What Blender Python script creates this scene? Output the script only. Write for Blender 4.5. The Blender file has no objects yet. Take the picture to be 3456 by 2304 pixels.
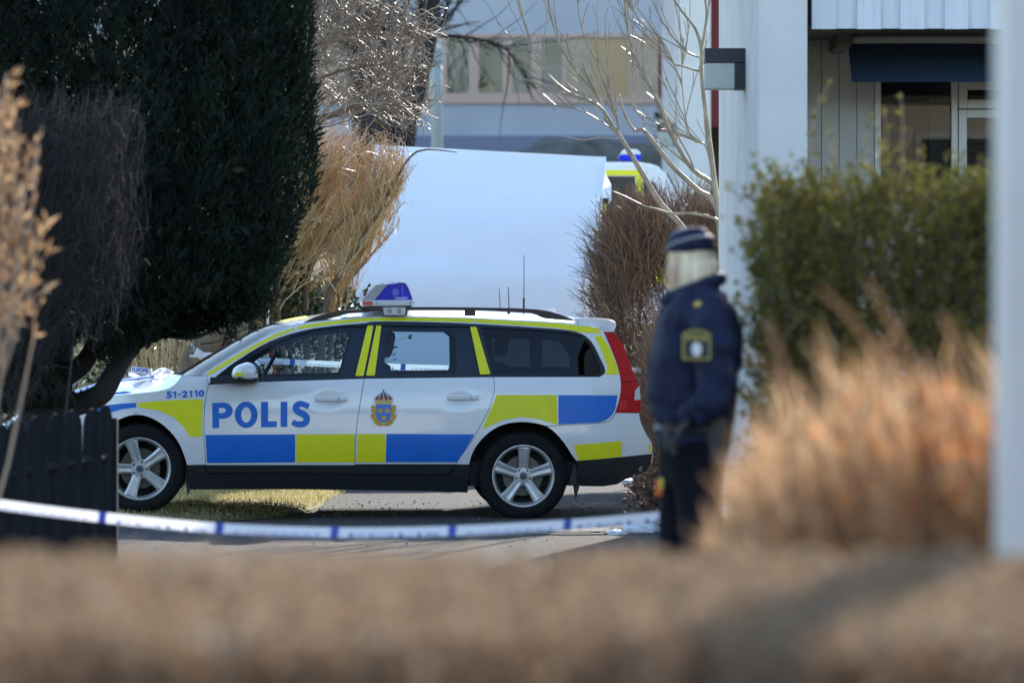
import bpy, bmesh, math, random
import numpy as np
from mathutils import Vector, Matrix
from mathutils.geometry import delaunay_2d_cdt

# ------------------------------------------------------------------ camera, sky, sun, exposure
scene = bpy.context.scene
C = scene.collection
H = 1.516                      # eye height in metres
F, CX, HY = 13253.0, 1728.0, 1058.0   # focal length, centre column and horizon row in photograph pixels (3456 x 2304)
cam = bpy.data.cameras.new('camera'); camo = bpy.data.objects.new('camera', cam); C.objects.link(camo)
camo.location = (0, 0, H); camo.rotation_euler = (math.radians(90), 0, 0)
cam.sensor_width = 36.0; cam.lens = 36.0 * F / 3456.0
cam.shift_y = (HY - 1152.0) / 3456.0
cam.clip_start = 0.1; cam.clip_end = 2000
cam.dof.use_dof = True; cam.dof.focus_distance = 29.2; cam.dof.aperture_fstop = 2.8
scene.camera = camo

SUN_EL, SUN_AZ = math.radians(25), math.radians(15)    # azimuth measured from the view direction towards the right
world = bpy.data.worlds.new('World'); scene.world = world; world.use_nodes = True
wn = world.node_tree.nodes; wl = world.node_tree.links
sky = wn.new('ShaderNodeTexSky'); sky.sky_type = 'NISHITA'; sky.sun_disc = False
sky.sun_elevation = SUN_EL; sky.sun_rotation = SUN_AZ
sky.air_density = 1.0; sky.dust_density = 0.25; sky.ozone_density = 1.6
wn['Background'].inputs[1].default_value = 0.15
wl.new(sky.outputs[0], wn['Background'].inputs[0])
sl = bpy.data.lights.new('sun', 'SUN'); sl.energy = 3.0; sl.angle = math.radians(0.55); sl.color = (1.0, 0.93, 0.82)
slo = bpy.data.objects.new('sun', sl); C.objects.link(slo)
sdir = Vector((math.cos(SUN_EL)*math.sin(SUN_AZ), math.cos(SUN_EL)*math.cos(SUN_AZ), math.sin(SUN_EL)))
slo.rotation_euler = sdir.to_track_quat('Z', 'Y').to_euler(); slo.location = (10, 40, 30)
vs = scene.view_settings
vs.view_transform = 'Standard'; vs.look = 'None'; vs.gamma = 1.0; vs.exposure = 1.75; vs.use_curve_mapping = False
scene.cycles.max_bounces = 10; scene.cycles.transparent_max_bounces = 24
scene.cycles.caustics_reflective = False; scene.cycles.caustics_refractive = False
scene.cycles.use_denoising = True
scene.cycles.sample_clamp_indirect = 6.0

# ------------------------------------------------------------------ pixel to place
DS = 3456.0 / 2352.0
def S(sx, sy, Y): return Vector(((sx - CX) * Y / F, Y, H + (HY - sy) * Y / F))
def D(px, py, Y): return S(px * DS, py * DS, Y)
def Z1(x, y): return (150 + x / 1.8445, 1000 + y / 1.8445)
def Z2(x, y): return (1150 + x / 1.6509, 900 + y / 1.6509)
def Z3(x, y): return (700 + x / 4.2, 1060 + y / 4.2)
def ZL(x, y): return (1200 + x / 9.8, 930 + y / 9.8)
def ZC(x, y): return (1220 + x / 9.227, 1290 + y / 9.227)
def ZH(x, y): return (380 + x / 3.734, 1000 + y / 3.734)
def Z4(x, y): return (1000 + x / 1.568, y / 1.568)
def Z5(x, y): return (2300 + x / 1.568, y / 1.568)

# ------------------------------------------------------------------ materials
MATS = {}
def mat(name, col, rough=0.6, metal=0.0, spec=0.5, vary=0.0, scale=6.0, island=False, bump=0.0, bscale=60.0,
        coat=0.0, trans=None, stretch=None, col2=None, sheen=0.0):
    """Principled material with noise or per-leaf colour variation, fine relief and an optional translucent share."""
    if name in MATS: return MATS[name]
    m = bpy.data.materials.new(name); m.use_nodes = True
    n, l = m.node_tree.nodes, m.node_tree.links
    b = n['Principled BSDF']
    b.inputs['Roughness'].default_value = rough; b.inputs['Metallic'].default_value = metal
    b.inputs['Specular IOR Level'].default_value = spec; b.inputs['Coat Weight'].default_value = coat
    b.inputs['Coat Roughness'].default_value = 0.05; b.inputs['Sheen Weight'].default_value = sheen
    c = (*col, 1)
    src = None
    if vary > 0 or col2:
        ramp = n.new('ShaderNodeValToRGB')
        lo = tuple(max(0, k * (1 - vary)) for k in col) if not col2 else col
        hi = tuple(min(1, k * (1 + vary)) for k in col) if not col2 else col2
        ramp.color_ramp.elements[0].color = (*lo, 1); ramp.color_ramp.elements[1].color = (*hi, 1)
        if island:
            g = n.new('ShaderNodeNewGeometry'); l.new(g.outputs['Random Per Island'], ramp.inputs[0])
        else:
            tc = n.new('ShaderNodeTexCoord'); mp = n.new('ShaderNodeMapping'); no = n.new('ShaderNodeTexNoise')
            if stretch: mp.inputs['Scale'].default_value = stretch
            no.inputs['Scale'].default_value = scale; no.inputs['Detail'].default_value = 6
            ramp.color_ramp.elements[0].position = 0.3; ramp.color_ramp.elements[1].position = 0.7
            l.new(tc.outputs['Object'], mp.inputs[0]); l.new(mp.outputs[0], no.inputs['Vector']); l.new(no.outputs[0], ramp.inputs[0])
        src = ramp.outputs[0]; l.new(src, b.inputs['Base Color'])
    else:
        b.inputs['Base Color'].default_value = c
    if bump > 0:
        tc2 = n.new('ShaderNodeTexCoord'); mp2 = n.new('ShaderNodeMapping'); no2 = n.new('ShaderNodeTexNoise'); bp = n.new('ShaderNodeBump')
        if stretch: mp2.inputs['Scale'].default_value = stretch
        no2.inputs['Scale'].default_value = bscale; no2.inputs['Detail'].default_value = 4
        bp.inputs['Strength'].default_value = bump; bp.inputs['Distance'].default_value = 0.02
        l.new(tc2.outputs['Object'], mp2.inputs[0]); l.new(mp2.outputs[0], no2.inputs['Vector'])
        l.new(no2.outputs[0], bp.inputs['Height']); l.new(bp.outputs[0], b.inputs['Normal'])
    if trans:
        t = n.new('ShaderNodeBsdfTranslucent'); mx = n.new('ShaderNodeMixShader'); mx.inputs[0].default_value = trans
        t.inputs[0].default_value = c
        if src: l.new(src, t.inputs[0])
        out = n['Material Output']
        l.new(b.outputs[0], mx.inputs[1]); l.new(t.outputs[0], mx.inputs[2]); l.new(mx.outputs[0], out.inputs[0])
    MATS[name] = m
    return m
def glassmat(name, tint, ior=1.5, rough=0.0, gloss=0.8):
    if name in MATS: return MATS[name]
    m = bpy.data.materials.new(name); m.use_nodes = True
    n, l = m.node_tree.nodes, m.node_tree.links
    n.remove(n['Principled BSDF'])
    t = n.new('ShaderNodeBsdfTransparent'); t.inputs[0].default_value = (*tint, 1)
    g = n.new('ShaderNodeBsdfGlossy'); g.inputs['Roughness'].default_value = rough; g.inputs[0].default_value = (gloss, gloss, gloss, 1)
    fr = n.new('ShaderNodeFresnel'); fr.inputs[0].default_value = ior
    mx = n.new('ShaderNodeMixShader')
    l.new(fr.outputs[0], mx.inputs[0]); l.new(t.outputs[0], mx.inputs[1]); l.new(g.outputs[0], mx.inputs[2])
    l.new(mx.outputs[0], n['Material Output'].inputs[0])
    MATS[name] = m
    return m

# ------------------------------------------------------------------ object helpers
TSET = {}
def put(o, parent):
    C.objects.link(o)
    if parent is not None:
        o.parent = parent
        if parent.name in TSET: o.matrix_parent_inverse = TSET[parent.name]
    return o
def thing(name, label, cat, loc=(0, 0, 0), group=None):
    o = bpy.data.objects.new(name, None); C.objects.link(o)
    o.empty_display_size = 0.2
    o.location = loc; o['label'] = label; o['category'] = cat
    if group: o['group'] = group
    TSET[o.name] = Matrix.Translation(-Vector(loc))
    return o
def tag(o, label, cat, group=None):
    o['label'] = label; o['category'] = cat
    if group: o['group'] = group
    return o
def npmesh(name, V, Fc):
    """V (n,3), Fc (m,k) -> mesh"""
    V = np.asarray(V, dtype=np.float32); Fc = np.asarray(Fc, dtype=np.int32)
    me = bpy.data.meshes.new(name)
    m, k = Fc.shape
    me.vertices.add(len(V)); me.vertices.foreach_set('co', V.ravel())
    me.loops.add(m * k); me.loops.foreach_set('vertex_index', Fc.ravel())
    me.polygons.add(m); me.polygons.foreach_set('loop_start', np.arange(0, m * k, k, dtype=np.int32))
    me.update(calc_edges=True)
    return me
def obj(name, me, m=None, parent=None, smooth=False):
    if isinstance(me, bmesh.types.BMesh):
        bm = me; me = bpy.data.meshes.new(name); bm.to_mesh(me); bm.free()
    o = bpy.data.objects.new(name, me)
    if m is not None:
        me.materials.clear(); me.materials.append(m)
    if smooth:
        me.polygons.foreach_set('use_smooth', [True] * len(me.polygons))
    return put(o, parent)
def structure(o): o['kind'] = 'structure'; return o
def boxbm(x0, x1, y0, y1, z0, z1, bev=0.0, bm=None):
    bm2 = bmesh.new()
    bmesh.ops.create_cube(bm2, size=1.0)
    for v in bm2.verts:
        v.co = Vector(((x0 + x1) / 2 + v.co.x * (x1 - x0), (y0 + y1) / 2 + v.co.y * (y1 - y0), (z0 + z1) / 2 + v.co.z * (z1 - z0)))
    if bev > 0:
        bmesh.ops.bevel(bm2, geom=bm2.edges[:], offset=bev, segments=2, affect='EDGES', profile=0.6)
    if bm is None: return bm2
    me = bpy.data.meshes.new('t'); bm2.to_mesh(me); bm2.free(); bm.from_mesh(me); bpy.data.meshes.remove(me)
    return bm
def box(name, x0, x1, y0, y1, z0, z1, m, parent=None, bev=0.0): return obj(name, boxbm(x0, x1, y0, y1, z0, z1, bev), m, parent)
def xform(bm, M):
    bmesh.ops.transform(bm, matrix=M, verts=bm.verts[:]); return bm
def tubes(paths, rad, sides=4):
    """paths (N,K,3), rad (N,K) -> V, F of tapered tubes"""
    P = np.asarray(paths, dtype=np.float64); R = np.asarray(rad, dtype=np.float64)
    N, K, _ = P.shape
    T = np.gradient(P, axis=1); T /= np.linalg.norm(T, axis=2, keepdims=True) + 1e-9
    refs = np.array([[0.31, 0.52, 0.79], [0.90, -0.30, 0.31], [0.1, 0.95, -0.28]])
    sc = np.abs(np.einsum('nkc,rc->nkr', T, refs)).max(1); ref = refs[sc.argmin(1)][:, None, :].repeat(K, 1)
    A = np.cross(T, ref); A /= np.linalg.norm(A, axis=2, keepdims=True) + 1e-9
    B = np.cross(T, A)
    th = np.arange(sides) * 2 * math.pi / sides
    V = P[:, :, None, :] + R[:, :, None, None] * (np.cos(th)[None, None, :, None] * A[:, :, None, :] + np.sin(th)[None, None, :, None] * B[:, :, None, :])
    idx = np.arange(N * K * sides).reshape(N, K, sides)
    a = idx[:, :-1, :]; b = np.roll(idx, -1, axis=2)[:, :-1, :]; c = np.roll(idx, -1, axis=2)[:, 1:, :]; d = idx[:, 1:, :]
    Fc = np.stack([a, b, c, d], axis=-1).reshape(-1, 4)
    return V.reshape(-1, 3), Fc
def join(*vf):
    Vs, Fs, o = [], [], 0
    for V, Fc in vf:
        Vs.append(V); Fs.append(Fc + o); o += len(V)
    return np.concatenate(Vs), np.concatenate(Fs)
def tube1(pts, r0, r1=None, sides=8, K=None):
    """one smooth tube through points; r0,r1 or a list of radii"""
    pts = np.array([tuple(p) for p in pts], dtype=float)
    n = len(pts)
    rr = np.array(r0, dtype=float) if hasattr(r0, '__len__') else np.linspace(r0, r1 if r1 is not None else r0, n)
    K = K or (n - 1) * 4 + 1
    t = np.linspace(0, n - 1, K); i = np.clip(t.astype(int), 0, n - 2); f = (t - i)[:, None]
    p0 = pts[np.clip(i - 1, 0, n - 1)]; p1 = pts[i]; p2 = pts[i + 1]; p3 = pts[np.clip(i + 2, 0, n - 1)]
    q = 0.5 * ((2 * p1) + (-p0 + p2) * f + (2 * p0 - 5 * p1 + 4 * p2 - p3) * f**2 + (-p0 + 3 * p1 - 3 * p2 + p3) * f**3)
    r = np.interp(t, np.arange(n), rr)
    return q, r
def tubeo(name, pts, r0, r1, m, parent=None, sides=8, K=None):
    q, r = tube1(pts, r0, r1, sides, K)
    V, Fc = tubes(q[None], r[None], sides)
    me = npmesh(name, V, Fc)
    bm = bmesh.new(); bm.from_mesh(me); bpy.data.meshes.remove(me)
    bmesh.ops.holes_fill(bm, edges=[e for e in bm.edges if e.is_boundary], sides=sides)
    return obj(name, bm, m, parent, smooth=True)
def resample(q, K):
    q = np.asarray(q); t = np.linspace(0, len(q) - 1, K); i = np.clip(t.astype(int), 0, len(q) - 2); f = (t - i)[:, None]
    return q[i] * (1 - f) + q[i + 1] * f
def sprout(par, n, lr, spread, up, K, wig, rng, tr=(0.2, 1.0), weights=None, prefer=None):
    """n children grown from random places on the parents (N,Kp,3); returns (n,K,3)"""
    par = np.asarray(par); N, Kp, _ = par.shape
    L = np.linalg.norm(np.diff(par, axis=1), axis=2).sum(1)
    w = L / L.sum() if weights is None else weights
    pi = rng.choice(N, n, p=w)
    t = rng.uniform(tr[0], tr[1], n) * (Kp - 1); i = np.clip(t.astype(int), 0, Kp - 2); f = (t - i)[:, None]
    st = par[pi, i] * (1 - f) + par[pi, i + 1] * f
    d = par[pi, i + 1] - par[pi, i]; d /= np.linalg.norm(d, axis=1, keepdims=True) + 1e-9
    rv = rng.normal(size=(n, 3)); rv -= (rv * d).sum(1, keepdims=True) * d; rv /= np.linalg.norm(rv, axis=1, keepdims=True) + 1e-9
    a = rng.uniform(0.5, 1.0, n)[:, None] * spread
    d = d * np.cos(a) + rv * np.sin(a) + np.array([0, 0, up])
    if prefer is not None: d = d + np.asarray(prefer)
    d /= np.linalg.norm(d, axis=1, keepdims=True)
    ln = rng.uniform(lr[0], lr[1], n)
    return walk(st, d, ln, K, wig, rng)
def walk(st, d, ln, K, wig, rng, curve=None):
    n = len(st); out = np.zeros((n, K, 3)); out[:, 0] = st
    d = d / (np.linalg.norm(d, axis=1, keepdims=True) + 1e-9)
    cv = rng.normal(size=(n, 3)) * wig * 0.6
    if curve is not None: cv = cv + np.asarray(curve)
    for k in range(1, K):
        d = d + cv + rng.normal(size=(n, 3)) * wig; d /= np.linalg.norm(d, axis=1, keepdims=True) + 1e-9
        out[:, k] = out[:, k - 1] + d * (ln / (K - 1))[:, None]
    return out
def taper(n, K, r0, r1, rng=None, j=0.3):
    r = np.linspace(r0, r1, K)[None].repeat(n, 0)
    if rng is not None: r = r * rng.uniform(1 - j, 1 + j, n)[:, None]
    return r
def leaves(c, d, ln, wd, rng, droop=0.15):
    """diamond-shaped leaves at c (n,3) along d (n,3)"""
    n = len(c); d = d / (np.linalg.norm(d, axis=1, keepdims=True) + 1e-9)
    s = np.cross(d, rng.normal(size=(n, 3))); s /= np.linalg.norm(s, axis=1, keepdims=True) + 1e-9
    nn = np.cross(d, s)
    ln = np.broadcast_to(ln, (n,))[:, None]; wd = np.broadcast_to(wd, (n,))[:, None]
    mid = c + d * ln * 0.45 + nn * ln * 0.08
    V = np.stack([c, mid + s * wd, c + d * ln - nn * ln * droop, mid - s * wd], axis=1).reshape(-1, 3)
    return V, np.arange(n * 4).reshape(n, 4)
def inpoly(px, py, poly):
    poly = np.asarray(poly, float); r = np.zeros(len(px), bool); n = len(poly); j = n - 1
    for i in range(n):
        xi, yi = poly[i]; xj, yj = poly[j]
        c = ((yi > py) != (yj > py)) & (px < (xj - xi) * (py - yi) / (yj - yi + 1e-12) + xi)
        r ^= c; j = i
    return r
def todisp(p):
    """world points -> photo display pixels (2352 wide)"""
    p = np.asarray(p); return 1176 + p[:, 0] / p[:, 1] * F / DS, 720 - (p[:, 2] - H) / p[:, 1] * F / DS
def textmesh(body, bold=0.0, shear=0.0, res=3):
    cu = bpy.data.curves.new('t', 'FONT'); cu.body = body; cu.size = 1.0; cu.offset = bold; cu.resolution_u = res; cu.shear = shear
    o = bpy.data.objects.new('t', cu); C.objects.link(o)
    dg = bpy.context.evaluated_depsgraph_get(); dg.update()
    me = bpy.data.meshes.new_from_object(o.evaluated_get(dg))
    vs_ = np.array([v.co[:] for v in me.vertices]); fs = [tuple(p.vertices) for p in me.polygons]
    bpy.data.objects.remove(o); bpy.data.curves.remove(cu); bpy.data.meshes.remove(me)
    return vs_, fs

# ------------------------------------------------------------------ common materials
M_paint = mat('white_car_paint', (0.80, 0.80, 0.79), rough=0.34, coat=1.0, vary=0.02, scale=3.0)
M_yel = mat('yellow_reflective_film', (0.86, 0.80, 0.004), rough=0.5, vary=0.04, scale=9)
M_blu = mat('blue_reflective_film', (0.006, 0.15, 0.62), rough=0.42, vary=0.05, scale=9)
M_blk = mat('black_car_plastic', (0.016, 0.018, 0.022), rough=0.5, bump=0.1, bscale=300)
M_trim = mat('gloss_black_trim', (0.010, 0.012, 0.018), rough=0.22)
M_rub = mat('tyre_rubber', (0.010, 0.010, 0.011), rough=0.85, spec=.25, vary=0.3, scale=14)
M_alloy = mat('alloy_rim', (0.47, 0.47, 0.46), rough=0.36, metal=0.55, vary=0.12, scale=20)
M_dk = mat('dark_inside', (0.012, 0.013, 0.016), rough=0.8)
M_chr = mat('chrome', (0.8, 0.8, 0.82), rough=0.12, metal=1.0)
M_seat = mat('seat_cloth', (0.035, 0.045, 0.07), rough=0.8)
M_red = mat('tail_lamp_red', (0.52, 0.004, 0.006), rough=0.2, coat=0.1, spec=.3)
M_clear = mat('lamp_clear', (0.62, 0.63, 0.64), rough=0.12, coat=0.5)
M_white = mat('white_plastic', (0.72, 0.73, 0.72), rough=0.4)
M_tape = mat('tape_white', (0.82, 0.82, 0.84), rough=0.35, trans=0.35)
M_tblu = mat('tape_blue', (0.012, 0.055, 0.42), rough=0.35)
G_side = glassmat('car_glass', (0.66, 0.79, 0.86))
G_tint = glassmat('car_glass_tinted', (0.16, 0.18, 0.20))
G_wind = glassmat('windscreen_glass', (0.50, 0.58, 0.60), ior=1.30, gloss=.40)

# ------------------------------------------------------------------ ground, road, verge
def gz(x, y):
    a = np.clip((np.asarray(y, float) - 34) / 32.0, 0, 1); b = np.clip((np.asarray(y, float) - 66) / 12, 0, 1)
    c = np.clip((-np.asarray(y, float) - 8) / 34, 0, 1)      # added unseen rise behind the camera, keeps low sky out of the reflections
    return 2.66 * (a * a * (3 - 2 * a)) + 1.7 * (b * b * (3 - 2 * b)) + 9.0 * (c * c * (3 - 2 * c))
def sheet(name, xs, ys, dz, m):
    X, Yg = np.meshgrid(xs, ys); Zg = gz(X, Yg) + dz
    V = np.stack([X, Yg, Zg], -1).reshape(-1, 3); nx = len(xs); ny = len(ys)
    i = np.arange(nx * ny).reshape(ny, nx)
    Fc = np.stack([i[:-1, :-1], i[:-1, 1:], i[1:, 1:], i[1:, :-1]], -1).reshape(-1, 4)
    return structure(obj(name, npmesh(name, V, Fc), m, None, smooth=True))
M_soil = mat('soil', (0.075, 0.055, 0.035), rough=0.95, col2=(0.16, 0.125, 0.07), scale=1.6, bump=0.6, bscale=14)
M_asph = mat('asphalt', (0.042, 0.042, 0.045), rough=0.9, spec=.18, col2=(0.115, 0.112, 0.108), scale=17, bump=1.0, bscale=60)
M_turf = mat('turf', (0.10, 0.085, 0.035), rough=0.95, col2=(0.28, 0.23, 0.10), scale=5, bump=0.6, bscale=40)
far = lambda a, b, n: list(np.linspace(a, b, n))
sheet('ground', [-400, -120, -40] + far(-20, 20, 21) + [40, 120, 400], [-200, -60] + far(-48, -20, 15) + far(-18, 100, 60) + [130, 200, 500, 1000], -0.012, M_soil)
sheet('road', far(-9, 1.42, 12), far(22.5, 28.5, 7), 0.004, M_asph)
sheet('driveway', far(-1.5, 0.98, 6), far(28.5, 70, 43), 0.004, M_asph)
sheet('lane', far(-2.05, 1.05, 5), far(-12, 22.5, 18), 0.004, M_asph)

def cdt(loops, step, jitter=0.0):
    """triangulate closed 2-D loops (first outer, rest holes) with an inner grid; returns verts, tris"""
    vs_, es = [], []
    for lp in loops:
        s0 = len(vs_); pts = []
        n = len(lp)
        for k in range(n):
            a = Vector(lp[k]); b = Vector(lp[(k + 1) % n]); m = max(1, int((b - a).length / step))
            for q in range(m): pts.append(a.lerp(b, q / m))
        vs_ += pts; m = len(pts)
        es += [(s0 + k, s0 + (k + 1) % m) for k in range(m)]
    xs = [v.x for v in vs_]; ys = [v.y for v in vs_]
    nb = len(vs_)
    gx = np.arange(min(xs) + step * .5, max(xs), step); gy = np.arange(min(ys) + step * .5, max(ys), step)
    if len(gx) and len(gy):
        G = np.stack(np.meshgrid(gx, gy), -1).reshape(-1, 2)
        keep = np.zeros(len(G), bool)
        for li, lp in enumerate(loops):
            ins = inpoly(G[:, 0], G[:, 1], [tuple(p)[:2] for p in lp])
            keep = ins if li == 0 else keep & ~ins
        G = G[keep]
        if len(G):
            Bp = np.array([(v.x, v.y) for v in vs_[:nb]])
            for c0 in range(0, len(G), 2000):
                g = G[c0:c0 + 2000]
                dd = ((g[:, None] - Bp[None]) ** 2).sum(2).min(1)
                vs_ += [Vector(p) for p in g[dd > (step * 0.45) ** 2]]
    r = delaunay_2d_cdt(vs_, es, [], 2, 1e-6)
    ov = np.array([(v.x, v.y) for v in r[0]]); of = np.array([tuple(f) for f in r[2]])
    ce = ov[of].mean(1); keep = inpoly(ce[:, 0], ce[:, 1], [tuple(p)[:2] for p in loops[0]])
    for lp in loops[1:]: keep &= ~inpoly(ce[:, 0], ce[:, 1], [tuple(p)[:2] for p in lp])
    return ov, [tuple(f) for f in of[keep]]
verge_poly = [(-9, 28.40), (-5, 28.46), (-3.3, 28.42), (-2.6, 28.52), (-2.15, 28.75), (-1.78, 29.35), (-1.62, 30.0), (-1.50, 31), (-1.45, 32.5), (-1.3, 35), (-1.2, 40), (-9, 40)]
def verge_h(x, y):
    e = np.full(np.shape(x), 1e9)
    P_ = verge_poly
    for k in range(0, 10):
        ax, ay = P_[k]; bx, by = P_[k + 1]
        t = np.clip(((x - ax) * (bx - ax) + (y - ay) * (by - ay)) / ((bx - ax) ** 2 + (by - ay) ** 2), 0, 1)
        e = np.minimum(e, np.hypot(x - ax - t * (bx - ax), y - ay - t * (by - ay)))
    s = np.clip(e / 0.30, 0, 1)
    return gz(x, y) + 0.055 * np.sqrt(s) - 0.006 + 0.008 * np.sin(x * 7.1) * np.sin(y * 6.3) * s
v2, f2 = cdt([verge_poly], 0.14)
V = np.column_stack([v2, verge_h(v2[:, 0], v2[:, 1])])
structure(obj('grass_verge', npmesh('grass_verge', V, np.array(f2)), M_turf, None, True))
rng = np.random.default_rng(5)
n = 16000
gx = rng.uniform(-3.6, -1.3, n); gy = rng.uniform(28.5, 34.5, n)
k = inpoly(gx, gy, verge_poly); gx, gy = gx[k], gy[k]; n = len(gx)
st = np.column_stack([gx, gy, verge_h(gx, gy)])
dd = np.column_stack([rng.normal(0, .6, n), rng.normal(0, .6, n), np.ones(n)])
V, Fc = leaves(st, dd, rng.uniform(.02, .055, n), 0.0035, rng)
M_gr = mat('grass_blade', (0.24, 0.22, 0.065), rough=0.6, col2=(0.60, 0.50, 0.24), island=True, trans=0.4, vary=.1)
o = obj('grass', npmesh('grass', V, Fc), M_gr); o['kind'] = 'stuff'; tag(o, 'short winter grass, part green part straw, under the front of the car', 'grass')

# manhole cover in the asphalt
mh = thing('manhole_cover', 'round dark iron manhole cover set in the asphalt before the rear wheel', 'manhole', (0.42, 27.15, 0.004))
M_iron = mat('cast_iron', (0.06, 0.05, 0.045), rough=0.6, vary=0.3, scale=20)
bm = bmesh.new(); bmesh.ops.create_cone(bm, cap_ends=True, segments=40, radius1=.36, radius2=.36, depth=.012)
obj('frame_ring', xform(bm, Matrix.Translation((0.42, 27.15, 0.008))), M_iron, mh)
bm = bmesh.new(); bmesh.ops.create_cone(bm, cap_ends=True, segments=40, radius1=.31, radius2=.30, depth=.012)
obj('lid', xform(bm, Matrix.Translation((0.42, 27.15, 0.0165))), M_iron, mh)
for a in range(-3, 4):
    w = math.sqrt(.29**2 - (a * .075) ** 2)
    box('rib', .42 - w, .42 + w, 27.15 + a * .075 - .018, 27.15 + a * .075 + .018, .0226, .0280, M_iron, mh)

# grit, dead leaves and crumbs on the asphalt
rng = np.random.default_rng(77); n = 800
lx = rng.uniform(-2.9, 1.3, n); ly = 25.2 + rng.beta(2, 1.2, n) * 6.5; k = ~inpoly(lx, ly, verge_poly) & ((ly < 28.5) | (lx < .95)); lx, ly = lx[k], ly[k]; n = len(lx)
V, Fc = leaves(np.column_stack([lx, ly, np.full(n, .008)]), np.column_stack([rng.normal(size=n), rng.normal(size=n), rng.uniform(0, .25, n)]), rng.uniform(.008, .03, n), rng.uniform(.003, .009, n), rng)
o = obj('litter', npmesh('litter', V, Fc), mat('litter', (.10, .085, .065), rough=.9, col2=(.26, .21, .15), island=True)); o['kind'] = 'stuff'; tag(o, 'grit and crumbs of dead leaf scattered on the asphalt', 'litter')

# ------------------------------------------------------------------ the police car
CA = math.radians(3.0)                       # heading: the front is a little nearer than the rear
CO = np.array([(1766 - CX) * 29.0 / F, 29.0]); CR = np.array([math.cos(CA), math.sin(CA)]); CLAT = np.array([-math.sin(CA), math.cos(CA)])
UC, HW = 1.35, 0.93                          # car origin: 1.35 m before the rear axle, half width 0.93
car_loc = Vector((*(CO + CLAT * HW - CR * UC), 0))
car = thing('police_car', 'white police estate car with yellow and blue blocks, blue roof light and large door lettering', 'car', (0, 0, 0))
car.location = car_loc; car.rotation_euler = (0, 0, CA); TSET.pop(car.name, None)
_z = [0.15, 0.24, 0.34, 0.46, 0.60, 0.66, 0.80, 0.93, 0.99, 1.03, 1.10, 1.25, 1.40, 1.47, 1.53]
_i = [0.13, 0.085, 0.045, 0.016, 0.0, 0.004, 0.012, 0.022, 0.040, 0.066, 0.098, 0.160, 0.235, 0.285, 0.36]
_f = np.array([-0.05, 0.02, 0.05, 0.08])
DENTS = []
def ins(u, z):
    u = np.asarray(u, float); z = np.asarray(z, float)
    zz = z + 0.012 * np.clip(-u / 2.8, -.4, 1.3) * -1
    b = (np.interp(zz - .02, _z, _i) + np.interp(zz, _z, _i) + np.interp(zz + .02, _z, _i)) / 3
    r = np.clip((u - 0.30) / 0.76, 0, 1.1); b = b + 0.20 * r ** 3.2
    f = np.clip((-u - 2.55) / 1.2, 0, 1.1); b = b + 0.40 * f ** 2.6
    w = np.clip(np.abs(u + 1.2) / 2.2, 0, 1.4); b = b + 0.018 * w ** 2
    for (du, dz, su, sz, a) in DENTS: b = b + a * np.exp(-(((u - du) / su) ** 2 + ((z - dz) / sz) ** 2) ** 2)
    return b
def cpt(sx, sy, out=0.0, w=None):
    """photo pixels on the near flank -> car coordinates (along, across, up); out = proud of the skin; w = fixed inset instead"""
    sx = np.asarray(sx, float); sy = np.asarray(sy, float)
    dx = (sx - CX) / F; dz = (HY - sy) / F
    wi = np.full(sx.shape, 0.1) if w is None else np.full(sx.shape, float(w))
    for _ in range(7):
        t = (wi + CO @ CLAT) / (dx * CLAT[0] + CLAT[1])
        u = (t * dx - CO[0]) * CR[0] + (t - CO[1]) * CR[1]; z = H + t * dz
        if w is not None: break
        wi = ins(u, z) - out
    return np.stack([u + UC, wi - HW, z], -1)
def inset_loop(lp, d):
    """shrink a closed loop (px) by d px"""
    p = np.array(lp, float); n = len(p)
    area = 0.5 * np.sum(p[:, 0] * np.roll(p[:, 1], -1) - np.roll(p[:, 0], -1) * p[:, 1]); sg = 1 if area > 0 else -1
    out = []
    for k in range(n):
        a = p[k] - p[k - 1]; b = p[(k + 1) % n] - p[k]
        a /= np.linalg.norm(a) + 1e-9; b /= np.linalg.norm(b) + 1e-9
        na = np.array([-a[1], a[0]]) * sg; nb = np.array([-b[1], b[0]]) * sg
        m = na + nb; L = np.linalg.norm(m)
        m = na if L < .3 else m / (L * L) * 2
        out.append(p[k] + m * d)
    return [tuple(q) for q in out]
def spl(pts, k=4, closed=False):
    """catmull-rom densify of px points"""
    p = np.array(pts, float); n = len(p); r = []
    rngk = range(n if closed else n - 1)
    for i in rngk:
        p0, p1, p2, p3 = p[(i - 1) % n if closed else max(i - 1, 0)], p[i], p[(i + 1) % n], p[(i + 2) % n if closed else min(i + 2, n - 1)]
        for q in range(k):
            f = q / k; r.append(0.5 * (2 * p1 + (p2 - p0) * f + (2 * p0 - 5 * p1 + 4 * p2 - p3) * f * f + (3 * p1 - p0 - 3 * p2 + p3) * f ** 3))
    if not closed: r.append(p[-1])
    return [tuple(q) for q in r]
FAR = []                                     # far-flank twins are made at the end
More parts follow.
